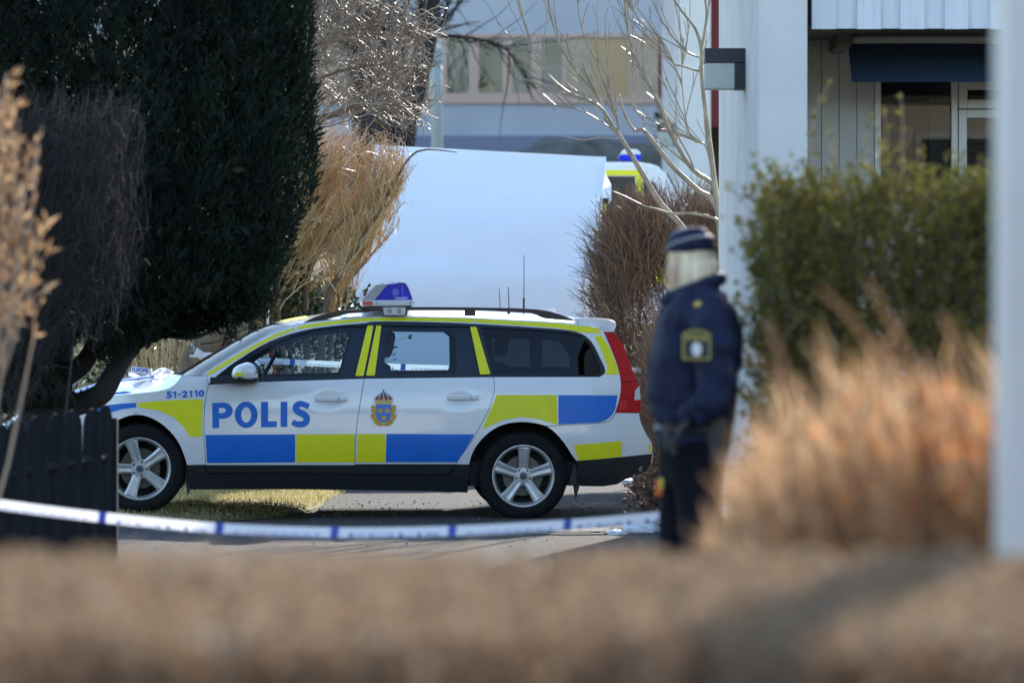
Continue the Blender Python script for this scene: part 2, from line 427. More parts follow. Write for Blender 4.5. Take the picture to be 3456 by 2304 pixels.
def panel(name, loops, m, parent=car, out=0.0, step=26.0, rim=0.022, gap=0.0, twin=True, w=None, flip=False):
    lps = [inset_loop(lp, gap) if gap else list(lp) for lp in loops]
    v2_, f2_ = cdt(lps, step)
    V_ = cpt(v2_[:, 0], v2_[:, 1], out, w)
    bm = bmesh.new(); vv = [bm.verts.new(p) for p in V_]
    for f in f2_:
        try: bm.faces.new([vv[i] for i in f])
        except ValueError: pass
    bmesh.ops.recalc_face_normals(bm, faces=bm.faces[:])
    bm.normal_update()
    s = sum(f.normal.y * f.calc_area() for f in bm.faces)
    if s > 0: bmesh.ops.reverse_faces(bm, faces=bm.faces[:])
    sm = set(bm.faces[:])
    if rim:
        be = [e for e in bm.edges if e.is_boundary]
        r = bmesh.ops.extrude_edge_only(bm, edges=be)
        for v in [g for g in r['geom'] if isinstance(g, bmesh.types.BMVert)]: v.co.y += rim
    for f in bm.faces: f.smooth = f in sm
    if rim:
        for e in be: e.smooth = False
    o = obj(name, bm, m, parent)
    if twin: FAR.append((o, parent))
    return o
def cross(name, pts, m, parent=car, crown=0.0, bulge=0.0, n=14, wscale=1.0, dz=0.0, du=0.0, rim=0.0):
    """surface across the car between the near edge (px list) and its mirror image; crown / bulge may be lists"""
    e = cpt([p[0] for p in pts], [p[1] for p in pts])
    k = len(e); crown = np.broadcast_to(np.array(crown, float), (k,)) if np.ndim(crown) == 0 else np.interp(np.linspace(0, 1, k), np.linspace(0, 1, len(crown)), crown)
    bulge = np.broadcast_to(np.array(bulge, float), (k,)) if np.ndim(bulge) == 0 else np.interp(np.linspace(0, 1, k), np.linspace(0, 1, len(bulge)), bulge)
    t = np.linspace(-1, 1, n + 1)
    sh = 1 - np.abs(t) ** 2.4
    V_ = np.zeros((k, n + 1, 3))
    V_[:, :, 0] = e[:, None, 0] + bulge[:, None] * sh + du; V_[:, :, 1] = -t[None] * e[:, None, 1] * -1 * wscale
    V_[:, :, 2] = e[:, None, 2] + crown[:, None] * sh + dz
    i = np.arange(k * (n + 1)).reshape(k, n + 1)
    Fc = np.stack([i[:-1, :-1], i[:-1, 1:], i[1:, 1:], i[1:, :-1]], -1).reshape(-1, 4)
    me = npmesh(name, V_.reshape(-1, 3), Fc)
    bm = bmesh.new(); bm.from_mesh(me); bpy.data.meshes.remove(me)
    bmesh.ops.recalc_face_normals(bm, faces=bm.faces[:])
    return obj(name, bm, m, parent, smooth=True)
z1 = lambda *p: [Z1(*q) for q in p]
z2 = lambda *p: [Z2(*q) for q in p]
z3 = lambda *p: [Z3(*q) for q in p]

# traced lines of the flank
arch_f = spl(z1((256, 1190), (270, 1080), (292, 985), (335, 895), (395, 822), (470, 765), (560, 738), (640, 748), (720, 788), (790, 850), (840, 922), (872, 1000), (886, 1050)), 3)
arch_r = spl(z2((716, 1102), (733, 1040), (770, 980), (830, 920), (900, 882), (980, 866), (1060, 868), (1142, 888), (1200, 930), (1250, 990), (1287, 1048), (1312, 1082)), 3)
arch_r1, arch_r2 = arch_r[:22], arch_r[21:]
seam = spl(z1((856, 491), (832, 528), (780, 570), (700, 591), (560, 606), (430, 619), (300, 640), (150, 684), (0, 742), (-95, 800)), 3)
ws_edge = spl(z1((966, 495), (1100, 409), (1300, 289), (1440, 212), (1530, 181)), 3)
roof_edge = spl(z1((1530, 181), (1640, 160), (1800, 143), (1990, 128)) + z2((0, 285), (200, 277), (500, 278), (750, 285), (1000, 297), (1200, 307), (1320, 320), (1440, 345), (1465, 362)), 3)
dlo_top = spl(z1((1022, 548), (1062, 505), (1200, 400), (1400, 283), (1600, 216), (1800, 184), (1990, 168)) + z2((200, 306), (500, 309), (760, 319), (1000, 333), (1250, 353), (1345, 376), (1400, 424), (1440, 500), (1470, 566), (1468, 596), (1438, 613)), 3)
gap1 = spl(z1((1022, 548), (1003, 640), (994, 750), (993, 850), (999, 980), (1004, 1048)), 3)
gap2 = spl(z2((131, 622), (108, 760), (88, 900), (80, 1000), (80, 1100)), 3)
gap3 = spl(z2((850, 613), (858, 660), (850, 720), (820, 805), (770, 900), (720, 983), (655, 1075), (640, 1100)), 3)
belt1 = [Z1(1022, 548), Z1(1340, 531), Z2(131, 622)]
belt2 = [Z2(131, 622), Z2(850, 613)]
tail_edge = spl(z2((1465, 362), (1500, 440), (1540, 545), (1561, 640), (1556, 725), (1530, 812)), 3)
bump_seam = spl(z2((1530, 812), (1508, 848), (1440, 870), (1142, 888)), 3)
nose = spl(z1((-95, 800), (-165, 862), (-200, 960), (-196, 1080), (-150, 1185)), 3)

# handles press dishes into the doors
for hx, hy in (Z1(1772, 630), Z2(668, 727)):
    q = cpt([hx], [hy])[0]; DENTS.append((q[0] - UC, q[2], 0.10, 0.045, 0.016))

# body panels
fender = z1((856, 491), (966, 495), (1010, 490)) + gap1 + arch_f[::-1] + [Z1(-150, 1185)] + nose[::-1][1:] + seam[::-1][1:-1]
panel('front_wing', [fender], M_paint, gap=1.0)
panel('front_door', [belt1[:2] + gap2 + z1((1937, 1050), (1004, 1050)) + gap1[::-1][1:-1]], M_paint, gap=1.0, step=16)
panel('rear_door', [belt2[:1] + gap3 + gap2[::-1][:-1]], M_paint, gap=1.0, step=16)
quarter = ws_edge + roof_edge[1:] + tail_edge[1:] + bump_seam[1:] + arch_r1[::-1] + [Z2(640, 1100)] + gap3[::-1][1:] + dlo_top[::-1] + [Z1(1010, 490)]
panel('side_frame', [quarter], M_paint, gap=0.8, step=18)
bump = arch_r2[:1] + arch_r2[1:] + spl(z2((1312, 1082), (1500, 1067), (1660, 1050), (1735, 1042)), 3)[1:] + spl(z2((1735, 1042), (1735, 985), (1702, 930), (1672, 862), (1664, 814)), 3)[1:] + bump_seam[:-1]
panel('rear_bumper', [bump], M_paint, gap=1.0, step=18)
panel('bumper_skirt', [spl(z2((1312, 1082), (1500, 1067), (1660, 1050), (1735, 1042)), 3) + z2((1728, 1100), (1700, 1138), (1640, 1168), (1590, 1182), (1540, 1212), (1460, 1224), (1335, 1222), (1318, 1150))], M_blk, gap=0.8)
panel('door_moulding', [z1((1006, 1050), (1937, 1050), (1937, 1101), (1013, 1100))], M_blk, gap=0.8, out=0.006)
panel('door_moulding', [z2((80, 1101), (638, 1101), (612, 1140), (596, 1160), (84, 1156))], M_blk, gap=0.8, out=0.006)
panel('sill', [z1((886, 1050), (1004, 1050), (1012, 1103), (1937, 1103)) + z2((84, 1158), (598, 1162), (640, 1101), (716, 1102), (708, 1258), (490, 1250), (0, 1243)) + z1((1500, 1200), (905, 1202))], M_blk, gap=0.6)
panel('mud_flap', [z2((1300, 1085), (1322, 1150), (1330, 1225), (1312, 1287), (1300, 1215), (1270, 1210))], M_blk, rim=0.14, w=0.10)
panel('mud_flap', [z1((874, 1000), (905, 1100), (912, 1195), (890, 1240), (878, 1150))], M_blk, rim=0.14, w=0.10)
panel('headlamp', [z1((-60, 800), (40, 745), (160, 700), (235, 700), (190, 770), (60, 840), (-40, 870))], M_clear, out=0.006, rim=.02)
panel('tail_lamp', [spl(z2((1465, 362), (1525, 366)), 1) + spl(z2((1525, 366), (1570, 432), (1612, 535), (1650, 638)), 3)[1:] + [Z2(1562, 641)] + tail_edge[::-1][7:-1]], M_red, gap=0.7)
lowlamp = panel('tail_lamp', [z2((1562, 643), (1652, 640), (1668, 660), (1672, 740), (1673, 812), (1531, 812), (1556, 725))], M_red, gap=0.7)
panel('reversing_lamp', [z2((1640, 690), (1664, 662), (1671, 740), (1636, 742))], M_clear, out=0.003, rim=0, twin=False)
panel('reflector', [z2((1553, 745), (1597, 745), (1590, 795), (1547, 795))], mat('reflector_red', (0.6, 0.02, 0.02), rough=.25), out=0.003, rim=0, twin=False)

# glass and its black surround
g1 = z3((560, 648), (700, 562), (900, 445), (1200, 314), (1500, 226), (1900, 178), (2285, 164)) + [Z2(160, 327), Z2(76, 612)] + z3((760, 930), (560, 938))
g2 = z2((224, 327), (722, 333), (776, 603), (196, 609))
g3 = spl(z2((784, 337), (900, 343), (1200, 361), (1330, 384), (1380, 425), (1420, 510), (1447, 570), (1440, 600)), 3) + z2((1420, 604), (846, 604))
dlo = dlo_top + z2((850, 613), (131, 622)) + z1((1340, 531))
panel('window_surround', [dlo, g1, g2, g3], M_trim, out=-0.004, step=22, rim=.012)
panel('door_window', [inset_loop(g1, -2)], G_side, out=-0.012, rim=0, step=30)
panel('door_window', [inset_loop(g2, -2)], G_side, out=-0.012, rim=0, step=30)
panel('quarter_window', [inset_loop(g3, -2)], G_tint, out=-0.012, rim=0, step=30)
h1 = z3((620, 700), (760, 610), (960, 490), (1250, 385), (1520, 305), (1990, 262), (2040, 310), (1905, 800), (1870, 868), (620, 900))
h2 = z2((250, 372), (265, 362), (600, 365), (640, 395), (648, 560), (640, 592), (250, 596), (242, 570))
h3 = z2((840, 400), (1180, 405), (1290, 430), (1350, 520), (1350, 575), (860, 570))
shell = z1((1010, 560), (1070, 505), (1210, 400), (1410, 285), (1610, 220), (1990, 170)) + z2((500, 312), (1000, 336), (1330, 380), (1420, 500), (1450, 590), (1440, 860), (1100, 840), (900, 850), (760, 880), (640, 1100), (80, 1100)) + z1((1010, 1050),)
panel('door_lining', [shell, h1, h2, h3], M_seat, out=-0.055, step=40, rim=0.02)

# decals
def decal(name, loop, m, holes=(), step=22): return panel(name, [loop, *holes], m, out=0.0022, rim=0, step=step)
def rq(*p, r=0.12): return inset_loop(p, 0)
decal('blue_block', z1((1003, 866), (1008, 861), (1556, 858), (1560, 862), (1560, 1028), (1556, 1032), (1016, 1036), (1011, 1030)), M_blu)
decal('yellow_block', z1((1567, 858), (1930, 855), (1931, 1032), (1567, 1032)), M_yel)
decal('yellow_block', z2((97, 930), (248, 930), (248, 1088), (89, 1088)), M_yel)
decal('blue_block', z2((255, 930), (738, 933), (743, 937), (652, 1084), (645, 1088), (252, 1088)), M_blu)
decal('yellow_block', z1((583, 662), (700, 651), (850, 643), (985, 638), (980, 870), (905, 872), (868, 812), (800, 748), (700, 707), (600, 693), (584, 690)), M_yel)
decal('blue_block', z1((570, 662), (572, 690), (480, 703), (395, 727), (330, 752), (300, 742), (310, 700), (400, 676), (480, 666)), M_blu)
decal('yellow_block', z2((869, 713), (1205, 713), (1207, 880), (1150, 862), (1090, 845), (1000, 836), (905, 853), (840, 880), (792, 907), (800, 878), (822, 826)), M_yel)
decal('blue_block', z2((1212, 714), (1536, 716), (1541, 721), (1530, 790), (1510, 828), (1480, 852), (1440, 866), (1213, 879)), M_blu)
decal('yellow_block', z2((1299, 992), (1567, 970), (1563, 1058), (1327, 1080), (1312, 1042)), M_yel)
decal('yellow_block', z2((1717, 984), (1729, 992), (1729, 1034), (1717, 1036)), M_yel)
decal('yellow_strip', z1((1008, 478), (1100, 421), (1300, 305), (1440, 232), (1552, 195), (1562, 208), (1450, 248), (1310, 322), (1110, 440), (1020, 491)), M_yel)
decal('yellow_strip', z1((1571, 190), (1640, 174), (1800, 152), (1985, 137)) + z2((0, 290), (190, 283), (190, 301), (0, 309)) + z1((1985, 157), (1800, 173), (1650, 193), (1574, 204)), M_yel)
decal('yellow_strip', z2((196, 283), (500, 284), (742, 290), (742, 309), (500, 303), (196, 301)), M_yel)
decal('yellow_strip', z2((750, 290), (1000, 304), (1200, 314), (1400, 335), (1440, 347), (1452, 371), (1350, 366), (1200, 340), (1000, 325), (750, 310)), M_yel)
decal('yellow_strip', z2((1412, 384), (1456, 386), (1500, 455), (1536, 545), (1551, 600), (1473, 600), (1488, 562), (1459, 484), (1432, 424)), M_yel)
def pdecal(loop): return panel('yellow_strip', [loop], M_yel, out=0.004, rim=0.003, step=22)
pdecal(z2((154, 327), (178, 327), (182, 331), (128, 604), (124, 608), (86, 608), (82, 604), (148, 331)))
pdecal(z2((202, 327), (222, 327), (226, 331), (190, 602), (186, 606), (146, 606), (142, 602), (198, 331)))
pdecal(z2((726, 334), (752, 334), (757, 339), (833, 594), (830, 598), (780, 600), (776, 596), (722, 339)))
# door lettering
def arc(cx, cy, rx, ry, a0, a1, n=16): return [(cx + rx * math.cos(math.radians(a0 + (a1 - a0) * k / n)), cy - ry * math.sin(math.radians(a0 + (a1 - a0) * k / n))) for k in range(n + 1)]
L_P = [Z1(*p) for p in [(1044, 662)] + arc(1112, 710, 60, 50, 90, -90) + [(1087, 761), (1087, 818), (1046, 820)]]
L_Ph = [Z1(*p) for p in [(1086, 694)] + arc(1106, 709, 23, 17, 90, -90, 8) + [(1086, 727)]]
decal('letter', L_P, M_blu, [L_Ph], 16)
decal('letter', [Z1(*p) for p in arc(1256, 736, 71, 82, 0, 350, 34)], M_blu, [[Z1(*p) for p in arc(1256, 736, 31, 48, 0, 345, 22)]], 16)
decal('letter', z1((1348, 656), (1392, 655), (1392, 777), (1446, 776), (1446, 812), (1348, 815)), M_blu, step=16)
decal('letter', z1((1470, 655), (1512, 654), (1512, 811), (1470, 812)), M_blu, step=16)
cl = spl([(1646, 686), (1615, 672), (1588, 669), (1568, 682), (1566, 704), (1590, 722), (1618, 737), (1633, 757), (1626, 784), (1598, 796), (1568, 793), (1543, 781)], 4)
cl = np.array(cl); tg = np.gradient(cl, axis=0); tg /= np.linalg.norm(tg, axis=1, keepdims=True); nr = np.column_stack([-tg[:, 1], tg[:, 0]])
wd_ = np.interp(np.linspace(0, 1, len(cl)), [0, .25, .5, .75, 1], [17, 20, 21, 20, 17])[:, None]
decal('letter', [Z1(*p) for p in np.concatenate([cl + nr * wd_, (cl - nr * wd_)[::-1]])], M_blu, step=16)
def lettering(name, body, quad, m, parent=car, out=0.0024, bold=0.02, shear=0.0, w=None):
    """text mapped into a photo-pixel quad (tl, tr, br, bl) on the flank"""
    v, f = textmesh(body, bold, shear)
    a = (v[:, 0] - v[:, 0].min()) / np.ptp(v[:, 0]); b = (v[:, 1] - v[:, 1].min()) / np.ptp(v[:, 1])
    tl, tr, br, bl = [np.array(q) for q in quad]
    p = (1 - b)[:, None] * ((1 - a)[:, None] * tl + a[:, None] * tr) + b[:, None] * 0
    p = b[:, None] * ((1 - a)[:, None] * tl + a[:, None] * tr) + (1 - b)[:, None] * ((1 - a)[:, None] * bl + a[:, None] * br)
    V_ = cpt(p[:, 0], p[:, 1], out, w)
    me = bpy.data.meshes.new(name); me.from_pydata([tuple(q) for q in V_], [], f)
    bm = bmesh.new(); bm.from_mesh(me); bpy.data.meshes.remove(me); bm.normal_update()
    if sum(q.normal.y for q in bm.faces) > 0: bmesh.ops.reverse_faces(bm, faces=bm.faces[:])
    return obj(name, bm, m, parent)
for ch, xa_, xb_ in (('5', 759, 794), ('1', 800, 820), ('-', 832, 850), ('2', 855, 892), ('1', 900, 920), ('1', 932, 952), ('0', 958, 995)):
    ya = 592 - (xa_ - 759) * .05; hh = 42 if ch != '-' else 8; yo_ = 0 if ch != '-' else 18
    if ch == '1':
        decal('digit', z1(*[(xa_ + (xb_ - xa_) * p, ya + 42 * q) for p, q in ((.42, 0), (1, 0), (1, .98), (.46, 1.0), (.46, .30), (0, .36), (0, .18), (.30, .12))]), M_blu, step=10)
    else: lettering('digit', ch, z1((xa_, ya + yo_), (xb_, ya + yo_ - .05 * (xb_ - xa_)), (xb_, ya + yo_ + hh - .05 * (xb_ - xa_)), (xa_, ya + yo_ + hh)), M_blu, bold=0.045)
lettering('small_print', '2.7', z1((557, 720), (575, 720), (575, 732), (557, 732)), M_blk, bold=0.01)

# coat of arms on the rear door
M_gold = mat('emblem_gold', (0.60, 0.34, 0.02), rough=.4, vary=.3, scale=60)
M_gold2 = mat('emblem_pale_gold', (0.68, 0.48, 0.10), rough=.4)
M_eblu = mat('emblem_blue', (0.02, 0.17, 0.62), rough=.35)
M_emar = mat('emblem_maroon', (0.25, 0.03, 0.06), rough=.4)
M_epearl = mat('emblem_pearl', (0.80, 0.80, 0.78), rough=.3)
M_egrey = mat('emblem_grey', (0.10, 0.11, 0.12), rough=.4)
zc = lambda *p: [Z_ for Z_ in (ZC(*q) for q in p)]
EM = car
def em(name, pts, m, out, mirror=False):
    o = panel(name, [zc(*pts)], m, EM, out=out, rim=0, step=12, twin=True)
    if mirror: panel(name, [zc(*[(1374 - x, y) for x, y in pts])], m, EM, out=out, rim=0, step=12, twin=True)
em('emblem_backing', [(290, 720), (340, 690), (420, 700), (370, 560), (370, 510), (560, 320), (640, 300), (660, 210), (720, 210), (735, 300), (830, 330), (1010, 510), (1000, 570), (960, 700), (1040, 690), (1100, 740), (1100, 960), (1130, 1010), (1080, 1130), (1010, 1260), (860, 1370), (688, 1350), (520, 1370), (370, 1260), (290, 1130), (245, 1010), (285, 960)], M_epearl, .0024)
em('emblem_wreath', [(300, 740), (340, 705), (420, 715), (440, 760), (440, 860), (455, 960), (470, 1080), (510, 1160), (580, 1220), (688, 1262), (688, 1330), (640, 1340), (590, 1362), (520, 1350), (380, 1250), (385, 1190), (300, 1120), (320, 1090), (262, 1012), (340, 1000), (360, 970), (300, 920), (320, 860), (296, 800)], M_gold, .0030, True)
em('emblem_shield', [(440, 700), (560, 684), (690, 680), (820, 684), (938, 700), (934, 860), (915, 1040), (870, 1150), (790, 1220), (690, 1248), (590, 1220), (500, 1150), (462, 1040), (445, 860)], M_eblu, .0036)
em('crown_cap', [(440, 545), (470, 490), (560, 440), (688, 420), (815, 440), (905, 490), (940, 545), (850, 590), (690, 600), (520, 590)], M_emar, .0032)
em('crown_arches', [(385, 520), (420, 450), (530, 365), (640, 310), (735, 310), (850, 370), (960, 450), (990, 520), (930, 530), (880, 480), (790, 455), (688, 470), (590, 455), (490, 480), (440, 530)], M_egrey, .0030)
for q in ((415, 505), (440, 455), (480, 420), (530, 385), (600, 350), (550, 465), (560, 420), (575, 380), (688, 460), (688, 405), (688, 350), (960, 495), (938, 455), (895, 420), (845, 385), (775, 350), (825, 465), (815, 420), (798, 380)):
    em('crown_pearl', [(q[0] + 17 * math.cos(a), q[1] + 19 * math.sin(a)) for a in np.arange(6) * math.pi / 3], M_epearl, .0038)
em('crown_band', [(395, 530), (460, 600), (540, 500), (600, 575), (688, 480), (775, 575), (835, 500), (915, 600), (985, 530), (940, 690), (690, 670), (440, 690)], M_gold2, .0036)
em('crown_orb', [(655, 300), (665, 265), (660, 240), (685, 222), (708, 240), (702, 265), (718, 300), (690, 320)], M_egrey, .0036)
for cx_, cy_ in ((570, 860), (812, 860), (690, 1085)):
    em('small_crown', [(cx_ + a, cy_ + b) for a, b in ((-90, -70), (-70, -10), (-50, -55), (-30, -25), (0, -85), (30, -25), (50, -55), (70, -10), (90, -70), (80, 80), (-80, 80))], M_gold, .0042)

# roof, windscreen, bonnet, tail, nose
cross('roof', roof_edge[:-3], M_paint, crown=[.02, .045, .058, .06, .06, .055, .045], bulge=[-.13, -.05, 0, 0, 0, 0, 0.04])
cross('windscreen', ws_edge, G_wind, crown=[.0, .005, .02], bulge=[-.19, -.17, -.13])
cross('roof_band', roof_edge[1:5], M_yel, crown=[.022, .036], bulge=[-.12, -.075], wscale=.93, dz=.004)
cross('bonnet', seam, M_paint, crown=[.01, .05, .095, .115, .115, .115, .11, .10, .085, .07, .06], bulge=[-.17, -.14, -.09, -.05, -.03, -.02, -.02, -.03, -.05, -.10, -.14])
cross('scuttle', z1((856, 497), (966, 499)), M_blk, crown=[.0, .0], bulge=[-.185, -.19], dz=-.006)
for k_, ys in ((0, (-0.42, -0.30)), (1, (0.30, 0.42)), (2, (-.05, .05))):
    e = cpt([p[0] for p in seam[9:25]], [p[1] for p in seam[9:25]])
    cr = np.interp(np.linspace(9 / 27, 25 / 27, len(e)), np.linspace(0, 1, 11), [.01, .05, .095, .115, .115, .115, .11, .10, .085, .07, .06])
    bu = np.interp(np.linspace(9 / 27, 25 / 27, len(e)), np.linspace(0, 1, 11), [-.17, -.14, -.09, -.05, -.03, -.02, -.02, -.03, -.05, -.10, -.14])
    V_ = []
    for y_ in np.linspace(ys[0], ys[1], 4):
        sh = 1 - np.abs(y_ / -e[:, 1]) ** 2.4
        V_.append(np.column_stack([e[:, 0] + bu * sh, np.full(len(e), y_), e[:, 2] + cr * sh + .0035]))
    V_ = np.array(V_); i = np.arange(4 * len(e)).reshape(4, -1)
    obj('bonnet_stripe', npmesh('s', V_.reshape(-1, 3), np.stack([i[:-1, :-1], i[:-1, 1:], i[1:, 1:], i[1:, :-1]], -1).reshape(-1, 4)), M_blu, car, True)
panel('bonnet_mark', [z1((420, 602), (500, 590), (552, 597), (520, 602), (425, 610))], M_blu, out=.004, rim=0, twin=True)
cross('nose', nose, M_paint, crown=[.06, .02, 0, 0], bulge=[-.14, -.22, -.24, -.22])
cross('grille', nose[3:7], M_blk, bulge=[-.23, -.24], wscale=.42, du=-.012)
cross('lower_grille', nose[9:12], M_blk, bulge=[-.23, -.22], wscale=.7, du=-.012)
tail = spl(z2((1525, 366), (1570, 432), (1612, 535), (1650, 638), (1672, 700), (1673, 812), (1672, 862), (1702, 930), (1735, 985), (1735, 1042)), 2)
cross('tailgate', tail, M_paint, bulge=[.0, .0, .0, .02, .02, .02, .02], du=-.014)
cross('rear_window', tail[1:6], G_tint, bulge=[.0, .0], wscale=.86, du=-.006)
cross('rear_apron', z2((1735, 1042), (1728, 1100), (1700, 1138), (1640, 1168), (1590, 1182)), M_blk, bulge=.05)
# roof spoiler
sp = spl(z2((1300, 290), (1420, 290), (1500, 299), (1532, 317), (1531, 336), (1520, 360)), 3)
sp_lo = spl(z2((1300, 310), (1420, 338), (1465, 362), (1520, 361)), 3)
e1 = cpt([p[0] for p in sp], [p[1] for p in sp], w=.34); e2 = cpt([p[0] for p in sp_lo], [p[1] for p in sp_lo], w=.34)
loop = np.concatenate([e1, e2[::-1][1:-1]])
bm = bmesh.new(); rows = []
for t_ in np.linspace(-1, 1, 13):
    dz_ = .012 * (1 - t_ * t_); shrink = 1.0 if abs(t_) < .99 else .96
    rows.append([bm.verts.new((q[0] + .03 * (1 - t_ * t_), t_ * .60, q[2] + dz_)) for q in loop])
for a, b in zip(rows, rows[1:]):
    for k in range(len(a)): bm.faces.new((a[k], a[(k + 1) % len(a)], b[(k + 1) % len(a)], b[k]))
bm.faces.new(rows[0]); bm.faces.new(rows[-1][::-1])
bmesh.ops.recalc_face_normals(bm, faces=bm.faces[:])
obj('roof_spoiler', bm, M_paint, car)
# floor, wheel wells
lo = lambda sx, sy, w: cpt([sx], [sy], w=w)[0]
a_ = lo(*Z1(905, 1180), .1); b_ = lo(*Z2(1460, 1200), .1)
box('floor_pan', a_[0] - .0, b_[0], -.78, .78, .24, .42, M_dk, car)
# far flank twins
def mirror_twin(o, parent):
    me = o.data.copy(); me.transform(Matrix.Scale(-1, 4, (0, 1, 0))); me.flip_normals()
    d = bpy.data.objects.new(o.name.split('.')[0], me); put(d, parent); return d
# letters on the far flank would be mirror-written; they are only built on the flank in view
for o_, p_ in FAR:
    if o_.name.split('.')[0] in ('letter', 'digit') or o_.name.startswith(('emblem', 'crown', 'small_crown')): continue
    mirror_twin(o_, p_)
# roof rails
def rail(s):
    up = spl(z1((1606, 166), (1700, 122), (1850, 88), (2029, 77)) + z2((120, 226), (400, 224), (700, 226), (1000, 232), (1150, 246), (1250, 276), (1305, 297)), 3)
    lw = spl(z1((1606, 166), (1690, 154), (1810, 126), (1900, 103), (2029, 94)) + z2((120, 240), (400, 240), (700, 240), (1000, 250), (1080, 262), (1140, 285), (1305, 298)), 3)
    u_, l_ = [resample(cpt([p[0] for p in q], [p[1] for p in q], w=.30), 34) for q in (up, lw)]
    bm = bmesh.new(); ring = []
    for a, b in zip(u_, l_):
        ring.append([bm.verts.new((a[0], a[1] - .016, a[2])), bm.verts.new((a[0], a[1] + .018, a[2])), bm.verts.new((b[0], b[1] + .018, b[2] - .004)), bm.verts.new((b[0], b[1] - .016, b[2] - .004))])
    for a, b in zip(ring, ring[1:]):
        for k in range(4): bm.faces.new((a[k], a[(k + 1) % 4], b[(k + 1) % 4], b[k]))
    for f in (ring[0], ring[-1][::-1]): bm.faces.new(f)
    c0 = lo(*Z2(690, 236), .30); c1 = lo(*Z2(750, 274), .30)
    boxbm(c0[0], c1[0], c0[1] - .014, c0[1] + .02, c1[2], c0[2], .003, bm)
    if s < 0: bm.transform(Matrix.Scale(-1, 4, (0, 1, 0)))
    bmesh.ops.recalc_face_normals(bm, faces=bm.faces[:])
    return obj('roof_rail', bm, M_trim, car)
rail(1); rail(-1)
# door handles
for hx0, hy0, hx1, hy1, Zf in ((1685, 616, 1885, 656, Z1), (594, 709, 770, 745, Z2)):
    e = cpt(*[[q] for q in Zf((hx0 + hx1) / 2, (hy0 + hy1) / 2)])[0]; w_ = lo(*Zf(hx1, hy1), .01)[0] - lo(*Zf(hx0, hy0), .01)[0]; h_ = .040
    h = obj('door_handle', boxbm(e[0] - w_ / 2, e[0] + w_ * .22, e[1] - .034, e[1] - .012, e[2] - h_ / 2, e[2] + h_ / 2, .009), M_paint, car)
    obj('handle_end', boxbm(e[0] + w_ * .235, e[0] + w_ / 2, e[1] - .034, e[1] + .01, e[2] - h_ / 2, e[2] + h_ / 2, .009), M_paint, h)
    box('handle_foot', e[0] - w_ / 2 + .005, e[0] - w_ / 2 + .03, e[1] - .02, e[1] + .01, e[2] - .014, e[2] + .014, M_paint, h)
# mirrors
mo = np.array(spl([Z3(*p) for p in ((352, 800), (400, 738), (480, 700), (565, 676), (640, 694), (700, 760), (736, 830), (750, 905), (710, 955), (620, 970), (500, 955), (352, 898))], 3, True))
for s in (1, -1):
    bm = bmesh.new(); rows = []
    for w_, k in ((.10, .82), (.06, .97), (0.0, 1.0), (-.06, .97), (-.10, .88), (-.125, .66), (-.135, .3)):
        c = mo.mean(0); q = c + (mo - c) * k
        V_ = cpt(q[:, 0], q[:, 1], w=w_); rows.append([bm.verts.new(p) for p in V_])
    n_ = len(rows[0])
    for a, b in zip(rows, rows[1:]):
        for k in range(n_): bm.faces.new((a[k], a[(k + 1) % n_], b[(k + 1) % n_], b[k]))
    bm.faces.new(rows[-1]); bm.faces.new(rows[0])
    bmesh.ops.recalc_face_normals(bm, faces=bm.faces[:])
    ml = cpt(*[[q] for q in Z3(520, 902)], w=0)[0]
    if s < 0: bm.transform(Matrix.Scale(-1, 4, (0, 1, 0))); bmesh.ops.recalc_face_normals(bm, faces=bm.faces[:])
    me = bpy.data.meshes.new('mirror'); bm.to_mesh(me); bm.free()
    mir = obj('door_mirror', me, M_paint, car, smooth=True); me.materials.append(M_blk)
    xr = cpt(*[[q] for q in Z3(690, 900)], w=0)[0][0]
    for p in me.polygons:
        if p.center.z < ml[2] or p.center.x > xr: p.material_index = 1
    def mpart(name, pts, m, dw):
        q = [Z3(*p) for p in pts]; c = mo.mean(0)
        V_ = cpt([p[0] for p in q], [p[1] for p in q], w=dw)
        V_[:, 1] *= s
        bm = bmesh.new(); f = bm.faces.new([bm.verts.new(p) for p in V_])
        r = bmesh.ops.extrude_face_region(bm, geom=[f])
        for v in [g for g in r['geom'] if isinstance(g, bmesh.types.BMVert)]: v.co.y += .06 * s
        bmesh.ops.recalc_face_normals(bm, faces=bm.faces[:])
        obj(name, bm, m, mir)
    mpart('indicator_lamp', [(512, 890), (545, 838), (715, 832), (715, 905)], M_clear, -.138)
    mpart('yellow_mark', [(392, 824), (500, 824), (500, 880), (392, 878)], M_yel, -.138)
    mpart('mirror_arm', [(40, 895), (350, 888), (600, 900), (700, 930), (690, 968), (600, 975), (380, 985), (40, 995)], M_blk, -.06)
# wheels
def lathe(prof, seg, bm=None):
    bm = bm or bmesh.new(); rows = []
    for k in range(seg):
        a = 2 * math.pi * k / seg; rows.append([bm.verts.new((r * math.cos(a), y, r * math.sin(a))) for r, y in prof])
    for k in range(seg):
        a, b = rows[k], rows[(k + 1) % seg]
        for j in range(len(prof) - 1): bm.faces.new((a[j], a[j + 1], b[j + 1], b[j]))
    bmesh.ops.recalc_face_normals(bm, faces=bm.faces[:])
    return bm
me_ty = bpy.data.meshes.new('tyre'); bm = lathe([(.222, .0), (.232, -.012), (.250, -.020), (.285, -.022), (.308, -.012), (.320, .008), (.326, .035), (.327, .06), (.321, .064), (.321, .072), (.327, .076), (.327, .11), (.321, .114), (.321, .122), (.327, .126), (.327, .15), (.326, .175), (.318, .205), (.285, .222), (.235, .215), (.222, .2)], 72)
for f in bm.faces: f.smooth = True
bm.to_mesh(me_ty); bm.free()
me_tr = bpy.data.meshes.new('tread'); bm = bmesh.new()
